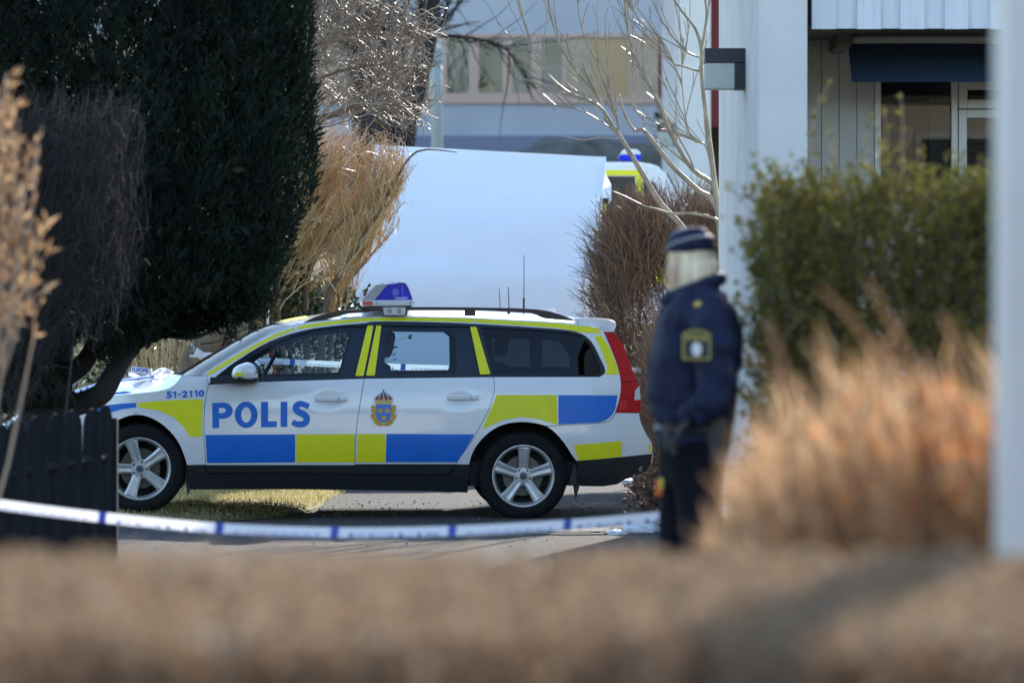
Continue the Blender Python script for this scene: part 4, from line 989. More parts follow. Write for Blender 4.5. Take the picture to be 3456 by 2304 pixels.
p = D(255, 960, 20.7); box('post', p.x - .035, p.x + .03, p.y + .0, p.y + .09, 0, p.z, M_fence, fence, .006)
p = D(-160, 1000, 18.5); box('post', p.x - .045, p.x + .045, p.y + .08, p.y + .17, 0, p.z, M_fence, fence, .006)

# ------------------------------------------------------------------ near row house (right)
M_stuc = mat('white_render', (0.70, 0.67, 0.62), rough=0.9, bump=0.45, bscale=120, vary=.09, scale=1.4)
M_board = mat('white_boards', (0.70, 0.71, 0.72), rough=0.6, vary=.06, scale=8, stretch=(6, 6, .4), bump=.15, bscale=20)
M_clad = mat('grey_cladding', (0.52, 0.52, 0.50), rough=0.7, vary=.04, scale=6)
M_frame = mat('window_frame_white', (0.68, 0.67, 0.63), rough=0.5)
M_dark = mat('room_dark', (0.03, 0.028, 0.026), rough=0.9)
G_house = glassmat('house_glass', (0.55, 0.58, 0.6), ior=1.35)
YW = 25.0; XW = D(1740, 0, YW).x
house = thing('row_house', 'white rendered row house with boarded fascia and blue awning on the right', 'house', (XW + 3, 27.5, 0))
xr = D(1855, 0, YW).x
box('side_wall', XW, xr, YW, 29.7, 0, 5.2, M_stuc, house, .02)
# fascia of vertical boards, every second one proud
edges = [688, 817, 926, 1055, 1156, 1285, 1391, 1517, 1629, 1755, 1865, 1990, 2100, 2225, 2335, 2460, 2570, 2700, 2810, 2940, 3060]
zb = S(*Z5(0, 157), 25.25).z
for k, (a, b) in enumerate(zip(edges, edges[1:])):
    x0, x1 = S(*Z5(a, 0), 25.25).x, S(*Z5(b, 0), 25.25).x
    pr = 0.0 if k % 2 == 0 else .034
    box('fascia_board', x0 + (.0 if k % 2 == 0 else -.012), x1 + (0.0 if k % 2 == 0 else .012), 25.22 + pr, 25.245 + pr, zb + (0 if k % 2 == 0 else .006), 5.1, M_board, house, .003)
XE = 7.2
box('fascia_backing', xr + .002, XE, 25.284, 25.333, zb + .03, 5.1, M_dark, house)
box('soffit', xr + .002, XE, 25.335, 27.0, zb + .05, zb + .10, mat('soffit_brown', (.10, .09, .075), rough=.8), house)
# recessed wall with window openings, built of boards
YR = 27.0
R5 = lambda x, y: S(*Z5(x, y), YR)
for k in range(5):
    x0 = xr + .002 + k * (R5(1020, 0).x - xr) / 5; x1 = xr + .002 + (k + 1) * (R5(1020, 0).x - xr) / 5
    box('wall_board', x0 + .002, x1 - .002, YR, YR + .02, 0, zb + .05, M_clad, house, .003)
box('wall_core', xr + .002, R5(1020, 0).x, YR + .022, YR + .14, 0, zb + .05, M_dark, house)
box('room_back', R5(1010, 0).x, XE, YR + 1.7, YR + 1.75, 0, zb + .05, M_dark, house)
box('room_floor', R5(1010, 0).x, XE, YR + .15, YR + 1.7, .1, .15, M_dark, house)
box('low_wall', R5(1022, 0).x, XE, YR, YR + .12, 0, R5(0, 1105).z, M_clad, house)
box('main_body', xr + .5, XE, YR + 1.8, 29.7, 0, 5.1, M_stuc, house)
rf = box('roof', XW - .15, XE + .2, 25.1, 33.5, 5.2, 5.42, mat('roof_felt', (.05, .05, .05), rough=.9), house, .02)
def win(x0, x1, y0, y1, parent=house, fw=.05, pane=True):
    a = R5(x0, y1); b = R5(x1, y0)
    w_ = obj('window', boxbm(a.x, a.x + fw, YR - .02, YR + .06, a.z, b.z, .004), M_frame, parent)
    box('frame', b.x - fw, b.x, YR - .02, YR + .06, a.z, b.z, M_frame, w_, .004)
    box('frame', a.x + fw + .001, b.x - fw - .001, YR - .018, YR + .058, b.z - fw, b.z, M_frame, w_, .004)
    box('frame', a.x + fw + .001, b.x - fw - .001, YR - .018, YR + .058, a.z, a.z + fw, M_frame, w_, .004)
    box('pane', a.x + fw, b.x - fw, YR + .02, YR + .026, a.z + fw, b.z - fw, G_house, w_)
    return w_
w1 = win(1022, 1460, 330, 1105, fw=.042)
win(1466, 1760, 430, 575, fw=.06)
win(1466, 1760, 582, 1105, fw=.055)
win(1766, 2300, 330, 1105, fw=.05)
win(2306, 2900, 330, 1105, fw=.05)
# blinds behind the panes
M_blind = mat('blind_beige', (0.34, 0.31, 0.27), rough=.8)
for k in range(26):
    a = R5(1325, 0).x; z = R5(0, 445 + k * 25).z
    box('blind_slat', a, a + .13, YR + .12, YR + .14, z - .030, z, M_blind, w1)
bl = box('blind', R5(1520, 0).x, R5(1760, 0).x, YR + .20, YR + .21, R5(0, 1100).z, R5(0, 600).z, M_blind, house)
for k in range(20):
    z = R5(0, 640 + k * 24).z; box('blind_slat', R5(1515, 0).x, R5(1760, 0).x, YR + .16, YR + .185, z - .026, z, M_blind, bl)
hg = thing('hanging_basket', 'hanging plant holder on thin cords inside the dark house window', 'basket', tuple(R5(1190, 560) + Vector((0, .45, 0))))
M_cord = mat('cord', (.30, .24, .15))
for dx in (-75, 45):
    a = R5(1190, 555); b = R5(1190 + dx, 740); tubeo('cord', [a + Vector((0, .4, 0)), b + Vector((0, .4, 0))], .006, .006, M_cord, hg, 5, 3)
a = R5(1175, 770) + Vector((0, .4, 0)); bm = lathe([(.0, .0), (.07, 0), (.10, .06), (.11, .14), (.105, .14), (.09, .07)], 16); obj('pot', xform(bm, Matrix.Translation(a) @ Matrix.Rotation(math.pi / 2, 4, 'X')), M_cord, hg)
# awning
aw = thing('awning', 'dark blue fabric awning with white front bar under the house fascia', 'awning', tuple(S(*Z5(1290, 230), 26.2)))
a = S(*Z5(902, 435), 26.2); b = S(*Z5(902, 232), 26.5); c = S(*Z5(3000, 232), 26.5)
M_awn = mat('awning_blue', (0.030, 0.062, 0.135), rough=.8, vary=.06, scale=3)
bm = bmesh.new(); P_ = [(a.x, 26.2, a.z), (XE - .4, 26.2, a.z), (XE - .4, 26.5, b.z), (a.x, 26.5, b.z)]
f = bm.faces.new([bm.verts.new(p) for p in P_]); r = bmesh.ops.extrude_face_region(bm, geom=[f])
for v in [g for g in r['geom'] if isinstance(g, bmesh.types.BMVert)]: v.co.y += .012
bmesh.ops.recalc_face_normals(bm, faces=bm.faces[:]); obj('fabric', bm, M_awn, aw)
q = S(*Z5(900, 211), 26.45); tubeo('front_bar', [q, Vector((XE - .4, q.y, q.z)), Vector((XE - .39, q.y, q.z))], .028, .028, M_frame, aw, 10, 4)
q = S(*Z5(858, 200), 26.4); obj('bracket', boxbm(q.x - .05, q.x + .05, q.y - .03, 27.0, q.z - .07, q.z + .07, .01), mat('bracket_grey', (.12, .11, .10), rough=.6), aw)
# wall lamps
M_opal = mat('opal_glass', (0.62, 0.66, 0.60), rough=.3, trans=.3)
M_lblk = mat('lamp_black', (0.010, 0.011, 0.016), rough=.45)
def walllamp(px0, px1, py0, py1, Y, label, group='wall lamps'):
    a = D(px0, py1, Y); b = D(px1, py0, Y); h = b.z - a.z; w_ = b.x - a.x
    t = thing('wall_lamp', label, 'lamp', (b.x, Y, a.z), group)
    obj('backplate', boxbm(b.x - w_ * .28, b.x, Y, Y + .20, a.z, b.z - h * .36, .004), M_lblk, t)
    obj('hood', boxbm(a.x, b.x, Y - .003, Y + .203, b.z - h * .36 + .001, b.z, .004), M_lblk, t)
    obj('shade', boxbm(a.x + .004, b.x - w_ * .28 - .001, Y + .004, Y + .19, a.z + .003, b.z - h * .36, .006), M_opal, t)
walllamp(1619, 1715, 111, 205, 26.3, 'square black and opal wall lamp on the near house wall')
# ------------------------------------------------------------------ row houses further back
M_redw = mat('red_boards', (0.20, 0.025, 0.022), rough=.7, vary=.12, scale=12)
h2_ = thing('row_house', 'second white row house with red boards, partly hidden behind the near wall', 'house', (3.5, 54, float(gz(0, 54))), 'row houses')
xa = D(1560, 0, 52).x; xb = D(1633, 0, 52).x
box('side_wall', xa, xb, 52, 57, float(gz(0, 52)) - .3, 6.3, M_stuc, h2_, .02)
z0 = D(0, 293, 52.5).z; z1_ = D(0, 36, 52.5).z
for k in range(22):
    box('red_board', xb + .002 + k * .12, xb + .118 + k * .12, 52.4, 52.42, z0, 6.2, M_redw, h2_)
box('wall_core', xb + .002, xb + 2.7, 52.43, 52.6, z0, 6.2, M_dark, h2_)
box('back_wall', xb, 9, 54, 54.2, float(gz(0, 53)) - .3, 6.2, mat('brown_boards', (.10, .08, .06), rough=.8), h2_)
box('roof', xa - .15, 9.2, 51.9, 58, 6.3, 6.45, M_dark, h2_)
walllamp(1510, 1561, 284, 336, 53.5, 'small black and opal lamp on the wall of the second house')
h3_ = thing('row_house', 'third row house far back, seen only as a pale wall strip', 'house', (4, 62, float(gz(0, 62))), 'row houses')
xa3 = D(1547, 0, 64).x
box('side_wall', xa3, xa3 + .6, 64, 69, float(gz(0, 64)) - .3, 7.9, M_stuc, h3_, .02)
box('front_wall', xa3 + .6, 10, 65, 69, float(gz(0, 64)) - .3, 7.8, M_stuc, h3_)
walllamp(1503, 1546, 258, 300, 66, 'farthest black and opal wall lamp, partly covered by the second lamp')

# ------------------------------------------------------------------ background building
YG = 78.0
G_ = lambda px, py, dy=0: D(px, py, YG + dy)
bld = thing('school_building', 'long grey building with a band of tan framed windows in the background', 'building', (0, 82, 4.4))
M_conc = mat('grey_render', (0.36, 0.38, 0.42), rough=.9, vary=.06, scale=.8)
M_tan = mat('tan_frame', (0.46, 0.32, 0.25), rough=.7)
M_tanp = mat('tan_panel', (0.38, 0.29, 0.20), rough=.7, vary=.06, scale=2)
zt = G_(0, 78).z; zw = G_(0, 226).z; zlow = G_(0, 312).z
box('upper_wall', -16, 16, YG, YG + 8, zt, zt + 3.2, M_conc, bld)
box('lower_wall', -16, 16, YG, YG + 8, 3.0, zw - .12, M_conc, bld)
box('plinth', -16, 16, YG - .12, YG - .002, 3.0, zlow, mat('plinth_blue', (.16, .18, .25), rough=.8), bld)
box('sill_band', -16, 16, YG - .06, YG + .2, zw - .11, zw, M_tan, bld)
box('room_back', -16, 16, YG + 3, YG + 3.1, zw, zt, mat('room_wall', (.06, .05, .04), rough=.9), bld)
box('head_band', -16, 16, YG - .03, YG + .15, zt - .08, zt - .002, M_tan, bld)
G_far = glassmat('far_glass', (0.75, 0.76, 0.78), ior=1.45)
cells = [(-160, -60, 'g'), (-55, 45, 'p'), (50, 140, 'g'), (145, 235, 'g'), (240, 330, 'p'), (335, 425, 'g'), (430, 520, 'g'), (525, 615, 'p'), (620, 705, 'g'), (710, 800, 'p'), (805, 895, 'g'), (900, 985, 'p'), (985, 1015, 'c'), (1015, 1088, 'g'), (1088, 1165, 'g'), (1165, 1232, 'g'), (1232, 1302, 'g'), (1302, 1356, 'p'), (1356, 1440, 't'), (1440, 1512, 'p'), (1512, 1560, 'r'), (1560, 1650, 'g'), (1655, 1750, 'p'), (1755, 1850, 'g')]
M_cream = mat('cream_panel', (.62, .60, .50), rough=.8); M_dred = mat('dark_red_panel', (.16, .03, .03), rough=.7); M_och = mat('ochre_panel', (.40, .27, .14), rough=.8)
for x0, x1, ty in cells:
    a = G_(x0, 226); b = G_(x1, 78)
    if ty == 'g':
        w_ = obj('window', boxbm(a.x, a.x + .10, YG - .02, YG + .10, a.z + .002, b.z - .09), M_tan, bld)
        box('frame', b.x - .10, b.x - .002, YG - .02, YG + .10, a.z + .002, b.z - .09, M_tan, w_)
        box('frame', a.x + .102, b.x - .104, YG - .018, YG + .098, a.z + .002, a.z + .10, M_tan, w_)
        box('pane', a.x + .102, b.x - .104, YG + .03, YG + .04, a.z + .102, b.z - .09, G_far, w_)
    else:
        box('wall_panel', a.x, b.x - .004, YG + .01, YG + .12, a.z + .002, b.z - .09, {'p': M_tanp, 'c': M_cream, 't': M_och, 'r': M_dred}[ty], bld)
# things behind the panes
for name, x0, x1, y0, y1, col, lab in (('blue_cupboard', 1250, 1293, 150, 222, (.03, .09, .38), 'blue cupboard behind the rightmost lit window of the far building'), ('blue_cupboard', 1178, 1212, 175, 222, (.05, .10, .30), 'small blue cupboard behind the window beside the large blue one'), ('orange_chair', 1108, 1132, 182, 222, (.5, .12, .03), 'orange chair back behind a window of the far building'), ('window_curtain', 1020, 1082, 90, 222, (.55, .50, .38), 'pale beige curtain behind the leftmost visible window of the far building')):
    a = D(x0, y1, YG + 1.0 if name != 'window_curtain' else YG + .3); b = D(x1, y0, a.y)
    t = thing(name, lab, name.split('_')[1], (a.x, a.y, a.z)); m_ = mat(name + str(x0), col, rough=.8)
    box('panel', a.x, b.x, a.y, a.y + .05, a.z, b.z, m_, t, .01); box('edge', a.x + .01, b.x - .01, a.y + .051, a.y + .3, a.z, b.z - .02, m_, t)
box('roof_edge', -16.3, 16.3, YG - .3, YG + 8.3, zt + 3.2, zt + 3.45, M_dark, bld)
# rock bank before the building
bm = bmesh.new(); bmesh.ops.create_icosphere(bm, subdivisions=5, radius=1)
nr_ = np.random.default_rng(8)
from mathutils import noise
c = D(1330, 350, 72)
for v in bm.verts:
    p = v.co.copy(); d = 1 + .28 * noise.noise(p * 2.2) + .12 * noise.noise(p * 5) + .05 * noise.noise(p * 12)
    v.co = Vector((c.x + p.x * 3.4 * d, c.y + p.y * 2.2 * d, c.z - 1.45 + p.z * 1.55 * d + .40 * p.x))
tag(obj('rock_outcrop', bm, mat('rock_grey', (.035, .045, .035), rough=.95, col2=(.15, .145, .13), scale=2.4, bump=1, bscale=5), None, True), 'dark mossy rock bank in front of the far building', 'rock')
p = D(1004, 335, 60); q = D(1004, 150, 60)
pst = thing('lamp_post', 'slim pale grey post standing behind the tent near the far windows', 'post', (p.x, 60, float(gz(0, 60))))
tubeo('shaft', [(p.x, 60, float(gz(0, 60)) - .1), (p.x, 60, p.z), (p.x, 60, q.z + .1)], .11, .075, mat('post_grey', (.42, .45, .42), rough=.6), pst, 10, 5)
obj('collar', xform(lathe([(.0, .1), (.10, .1), (.10, -.1), (0, -.1)], 14), Matrix.Translation((p.x, 60, q.z + .15)) @ Matrix.Rotation(math.pi / 2, 4, 'X')), mat('post_grey', (.42, .45, .42)), pst)
# near white post at the right edge
YP = 6.6
xp = D(2306, 0, YP).x
post = thing('white_post', 'thick white post at the right edge, close to the camera and blurred', 'post', (xp + .06, YP, 0))
M_post = mat('post_white', (0.63, 0.60, 0.55), rough=.55, vary=.05, scale=3)
box('shaft', xp, xp + .14, YP, YP + .14, .05, 3.2, M_post, post, .008)
box('foot', xp - .02, xp + .16, YP - .02, YP + .16, 0, .049, M_post, post, .006)

# the pale house across the lane, behind the camera: it shows as a reflection in the car doors
oh = thing('row_house', 'pale house across the lane, seen only as a reflection in the car doors', 'house', (-3, -22, float(gz(0, -22))))
g0 = float(gz(0, -20)); M_cr = mat('cream_render', (.62, .54, .42), rough=.9, vary=.06, scale=1)
box('wall', -16, 12, -26, -21, g0 - 1.5, g0 + 3.2, M_cr, oh); box('roof', -16.5, 12.5, -26.5, -20.4, g0 + 3.21, g0 + 3.6, M_dark, oh)
for k in range(7):
    x_ = -14.5 + k * 3.7; w_ = box('window', x_, x_ + 1.7, -20.99, -20.93, g0 + .9, g0 + 2.4, M_frame, oh); box('pane', x_ + .12, x_ + 1.58, -20.928, -20.915, g0 + 1.02, g0 + 2.28, M_dark, w_)

# ------------------------------------------------------------------ vegetation
rng = np.random.default_rng(11)
M_bark = mat('bark_brown', (0.10, 0.075, 0.05), rough=.85, col2=(0.22, 0.17, 0.11), scale=9, bump=.9, bscale=26, stretch=(1, 1, .35))
M_bark_dk = mat('bark_dark', (0.030, 0.026, 0.024), rough=.9, vary=.3, scale=9, bump=.7, bscale=24, stretch=(1, 1, .3))
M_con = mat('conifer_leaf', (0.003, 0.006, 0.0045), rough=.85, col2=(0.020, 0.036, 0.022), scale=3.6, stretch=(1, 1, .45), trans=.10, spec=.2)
M_conb = mat('conifer_twig_brown', (0.05, 0.022, 0.012), rough=.9, vary=.3, island=True)

# -- the large dark conifer on the left
AX, YCF = D(225, 0, 25.3).x, 25.3
con = thing('conifer_tree', 'tall dense dark green conifer filling the upper left, leaning over the car bonnet', 'tree', (AX, YCF, 0))
sil = [(-400, -500), (560, -500), (640, -300), (690, -120), (708, 0), (714, 60), (706, 110), (713, 170), (718, 230), (711, 290), (721, 350), (723, 410), (717, 450), (704, 490), (680, 520), (667, 560), (659, 590), (654, 620), (640, 660), (634, 700), (600, 735), (545, 750), (505, 728), (440, 735), (395, 760), (352, 790), (318, 820), (285, 838), (245, 842), (232, 842), (214, 800), (205, 782), (160, 812), (138, 850), (132, 905), (200, 932), (60, 950), (-60, 975), (-400, 1000)]
prof_y = np.array([-500, -300, -120, 0, 110, 230, 350, 410, 450, 490, 520, 560, 600, 660, 700, 740, 800, 900, 1000])
prof_r = np.array([300, 420, 475, 490, 490, 495, 500, 502, 498, 482, 462, 445, 436, 420, 410, 380, 300, 240, 200]) * YCF / (F / DS)
def con_r(z):
    py = 720 - (z - H) / YCF * F / DS
    return np.interp(py, prof_y, prof_r)
sk = 0.9
def clumps(n, shell, nspr, ln, seed):
    r_ = np.random.default_rng(seed)
    z = r_.uniform(0.6, 6.4, n); a = r_.uniform(0, 2 * math.pi, n)
    R_ = con_r(z) * shell * r_.uniform(.93, 1.02, n)
    cen = np.column_stack([AX + R_ * np.cos(a), YCF + R_ * np.sin(a) * 1.05, z])
    outd = np.column_stack([np.cos(a), np.sin(a), np.zeros(n)])
    ax = outd * r_.uniform(.05, .30, n)[:, None] + np.array([0, 0, 1.0]) + r_.normal(0, .12, (n, 3))
    ax /= np.linalg.norm(ax, axis=1, keepdims=True)
    ci = np.repeat(np.arange(n), nspr); m = len(ci)
    h = r_.uniform(0, 1, m); hl = r_.uniform(.35, .75, n)[ci]
    rad = (0.13 * (1 - h) ** .7 + .012) * r_.uniform(.6, 1.25, n)[ci]
    aa = r_.uniform(0, 2 * math.pi, m)
    off = np.column_stack([np.cos(aa), np.sin(aa), np.zeros(m)]) * rad[:, None]
    st = cen[ci] + ax[ci] * ((h - .5) * hl)[:, None] + off - outd[ci] * .05
    d = ax[ci] + off / (rad[:, None] + 1e-6) * .45 + r_.normal(0, .16, (m, 3))
    return st, d
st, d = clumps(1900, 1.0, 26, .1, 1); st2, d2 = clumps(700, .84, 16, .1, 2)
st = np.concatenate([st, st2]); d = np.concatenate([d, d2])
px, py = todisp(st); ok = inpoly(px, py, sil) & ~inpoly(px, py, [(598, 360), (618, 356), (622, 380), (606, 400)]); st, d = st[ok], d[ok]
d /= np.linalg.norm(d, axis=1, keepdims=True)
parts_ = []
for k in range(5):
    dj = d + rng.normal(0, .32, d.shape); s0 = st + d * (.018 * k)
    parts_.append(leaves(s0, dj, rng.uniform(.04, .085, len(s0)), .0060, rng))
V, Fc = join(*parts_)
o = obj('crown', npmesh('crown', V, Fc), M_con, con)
# inner brown twigs seen through gaps
zz = rng.uniform(.7, 6.2, 3800); aa = rng.uniform(0, 2 * math.pi, 3800); RR = con_r(zz) * rng.uniform(.25, .82, 3800)
s0 = np.column_stack([AX + RR * np.cos(aa), YCF + RR * np.sin(aa), zz]); dd = np.column_stack([np.cos(aa), np.sin(aa), np.full(3800, .8)])
w = walk(s0, dd, rng.uniform(.25, .6, 3800), 4, .18, rng)
px, py = todisp(w[:, 3]); px2, py2 = todisp(w[:, 0]); ok = inpoly(px, py, sil) & inpoly(px2, py2, sil); w = w[ok]
V, Fc = tubes(w, taper(len(w), 4, .007, .002, rng), 3)
wi = w.repeat(4, 0) + rng.normal(0, .03, (len(w) * 4, 1, 3)); px, py = todisp(wi[:, 2]); wi = wi[inpoly(px, py + 30, sil) & inpoly(px + 12, py, sil)]
l0 = leaves(wi[:, 1], wi[:, 2] - wi[:, 0], .10, .022, rng); l1 = leaves(wi[:, 2], wi[:, 3] - wi[:, 1] + rng.normal(0, .2, (len(wi), 3)), .10, .022, rng)
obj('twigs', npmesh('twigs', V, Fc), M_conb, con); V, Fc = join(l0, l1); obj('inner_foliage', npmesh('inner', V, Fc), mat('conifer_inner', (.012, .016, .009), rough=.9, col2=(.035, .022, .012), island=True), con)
zz1 = lambda x, y, Y: S(*Z1(x, y), Y)
tubeo('trunk', [(AX - .75, YCF, -.05), zz1(-100, 860, 25.2), zz1(60, 712, 25.1), zz1(235, 662, 25.0), zz1(360, 600, 24.9), zz1(430, 480, 24.9), zz1(510, 350, 25.0), zz1(585, 230, 25.1), zz1(640, 90, 25.2)], [.16, .12, .085, .075, .072, .068, .062, .056, .05], None, M_bark_dk, con, 10)
tubeo('limb', [(AX - .75, YCF + .1, 0), zz1(-40, 760, 25.4), zz1(40, 600, 25.4), zz1(70, 420, 25.3), zz1(150, 180, 25.3)], .15, .07, M_bark_dk, con, 10)
tubeo('limb', [zz1(-60, 760, 25.2), zz1(40, 560, 25.1), zz1(240, 420, 25.0), zz1(330, 250, 25.0)], .10, .05, M_bark_dk, con, 8)
for pp, r_ in ((((300, 600), (560, 480), (900, 520), (1150, 480), (1330, 330), (1420, 150)), .020), (((480, 430), (760, 460), (1060, 500), (1250, 420)), .012), (((400, 300), (700, 330), (1000, 300), (1300, 60)), .013), (((1300, 430), (1420, 470), (1600, 440), (1800, 330)), .008), (((1100, 600), (1350, 560), (1500, 420)), .005)):
    tubeo('branch', [S(*ZH(*p), 24.9) for p in pp], r_, r_ * .3, M_bark_dk, con, 6)
# sprays hanging from these branches
base = np.array([[tuple(S(*ZH(*p), 24.9)) for p in q] for q in (((500, 400), (760, 300), (1000, 250), (1300, 150)), ((700, 330), (900, 330), (1200, 250), (1500, 120)), ((1300, 300), (1500, 300), (1700, 260), (1850, 150)), ((300, 620), (420, 560), (560, 480), (700, 440)))])
w = sprout(base, 420, (.10, .34), 1.2, -.25, 5, .12, rng, (0, 1))
px, py = todisp(w[:, -1]); w = w[py < np.interp(px, [230, 300, 420, 520, 640], [700, 790, 772, 755, 715])]
V, Fc = tubes(w, taper(len(w), 5, .003, .0012), 3); obj('hanging_twigs', npmesh('t', V, Fc), M_conb, con)
s0 = w[:, 1:].reshape(-1, 3).repeat(3, 0); dd = (w[:, 1:] - w[:, :-1]).reshape(-1, 3).repeat(3, 0); dd = dd / np.linalg.norm(dd, axis=1, keepdims=True) + rng.normal(0, .5, dd.shape)
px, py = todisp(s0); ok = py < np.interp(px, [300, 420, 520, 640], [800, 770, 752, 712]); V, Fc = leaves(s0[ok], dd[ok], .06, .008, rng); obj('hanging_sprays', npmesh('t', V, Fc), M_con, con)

def shrub_hedge(name, label, cat, cen, rad, ntw, ln, r0, m, seed, up=.6, wig=.12, shell=(.55, 1.0), box_=False, K=5, leafm=None, nleaf=0, lsz=(.04, .012), group=None, ground=None, outw=1.0, lean=(0, 0, 0), stems=6, clip=None):
    """a twiggy or leafy mass: stems from the ground plus fine twigs filling an ellipsoid or clipped box"""
    r_ = np.random.default_rng(seed); cen = np.array(cen, float); rad = np.array(rad, float)
    gzv = float(gz(cen[0], cen[1])) if ground is None else ground
    t = thing(name, label, cat, (cen[0], cen[1], gzv), group)
    if box_:
        u = r_.uniform(-1, 1, (ntw, 3)); f = r_.integers(0, 3, ntw); sg = np.sign(r_.normal(size=ntw)); e = r_.uniform(shell[0], shell[1], ntw)
        u[np.arange(ntw), f] = sg * e; nd = np.zeros((ntw, 3)); nd[np.arange(ntw), f] = sg
        nd = nd + u * .3
    else:
        u = r_.normal(size=(ntw, 3)); u /= np.linalg.norm(u, axis=1, keepdims=True); nd = u.copy()
        u = np.sign(u) * np.abs(u) ** .72; u = u * r_.uniform(shell[0], shell[1], ntw)[:, None] ** .6
    st = cen + u * rad; ok = st[:, 2] > gzv + .03; st, nd = st[ok], nd[ok]; n_ = len(st)
    d = nd * outw + np.array([0, 0, up]) + r_.normal(0, .35, (n_, 3)) + np.array(lean)
    lnv = r_.uniform(ln[0], ln[1], n_)
    w = walk(st - d / np.linalg.norm(d, axis=1, keepdims=True) * lnv[:, None] * .6, d, lnv, K, wig, r_)
    if clip is not None:
        px, py = todisp(w[:, -1]); w = w[clip(px, py)]; n_ = len(w)
    V, Fc = tubes(w, taper(n_, K, r0, r0 * .35, r_), 3)
    obj('twigs', npmesh('twigs', V, Fc), m, t)
    for k in range(stems):
        a = cen + np.array([r_.uniform(-.6, .6) * rad[0], r_.uniform(-.4, .4) * rad[1], 0]); a[2] = gzv - .03
        b = cen + np.array([r_.uniform(-.7, .7) * rad[0], r_.uniform(-.5, .5) * rad[1], r_.uniform(0, .6) * rad[2]])
        tubeo('stem', [a, (a + b) / 2 + r_.normal(0, .05, 3), b], max(r0 * 5, .012), r0 * 2, M_bark_dk if leafm is None else M_bark, t, 6)
    if leafm is not None:
        pi = r_.integers(0, n_, nleaf); ki = r_.integers(1, K, nleaf)
        s0 = w[pi, ki]; dd = (w[pi, ki] - w[pi, ki - 1]); dd = dd / (np.linalg.norm(dd, axis=1, keepdims=True) + 1e-9) + r_.normal(0, .55, (nleaf, 3))
        V, Fc = leaves(s0, dd, r_.uniform(.6, 1.3, nleaf) * lsz[0], lsz[1], r_); obj('foliage', npmesh('foliage', V, Fc), leafm, t)
    return t, w
# -- grey-purple twig bush before the conifer (left)
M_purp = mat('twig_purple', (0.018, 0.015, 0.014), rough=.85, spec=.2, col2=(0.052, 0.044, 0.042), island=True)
x1_ = D(335, 0, 21.6).x
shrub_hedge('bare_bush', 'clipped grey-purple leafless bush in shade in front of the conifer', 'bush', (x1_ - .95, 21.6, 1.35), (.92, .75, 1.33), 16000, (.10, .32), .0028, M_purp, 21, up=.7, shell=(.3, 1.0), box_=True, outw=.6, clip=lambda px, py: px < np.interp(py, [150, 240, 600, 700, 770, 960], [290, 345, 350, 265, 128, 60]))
# -- tan shoots at the far left, near and lit
M_tanl = mat('dry_leaf_tan', (0.30, 0.16, 0.075), rough=.6, col2=(0.62, 0.42, 0.24), island=True, trans=.35)
M_tant = mat('twig_tan', (0.34, 0.24, 0.16), rough=.55, col2=(0.52, 0.40, 0.29), island=True)
YS = 13.6
ts = thing('dry_shrub', 'sunlit tan dry shrub at the left edge, close and blurred', 'bush', (D(-100, 0, YS).x, YS, 0))
mains = []
for k in range(34):
    b = Vector((D(rng.uniform(-520, -190), 0, YS).x, YS + rng.uniform(-.25, .25), 0))
    tx = rng.uniform(-200, 95); ty = rng.uniform(130, 640) + max(tx, 0) * 2.2
    t_ = D(tx, ty, YS + rng.uniform(-.2, .2)); q, _ = tube1([b, b.lerp(t_, .5) + Vector((rng.normal(0, .05), rng.normal(0, .05), 0)), t_], 1, 1, K=7); mains.append(q)
mains = np.array(mains); V0 = tubes(mains, taper(34, 7, .010, .004), 4)
tw = sprout(mains, 420, (.10, .34), .7, .3, 5, .10, rng, (.35, 1.0)); px, py = todisp(tw[:, -1]); tw = tw[(px < 30 + np.clip((py - 100) * .26, 0, 140)) & (py < 800 - px * .6)]
V1 = tubes(tw, taper(len(tw), 5, .004, .0018), 3)
V, Fc = join(V0, V1); obj('twigs', npmesh('t', V, Fc), M_tant, ts)
pi = rng.integers(0, len(tw), 4200); ki = rng.integers(1, 5, 4200); s0 = tw[pi, ki]; dd = tw[pi, ki] - tw[pi, ki - 1]; dd = dd / np.linalg.norm(dd, axis=1, keepdims=True) + rng.normal(0, .35, dd.shape)
V, Fc = leaves(s0, dd, rng.uniform(.03, .07, 4200), .0065, rng); obj('foliage', npmesh('t', V, Fc), M_tanl, ts)

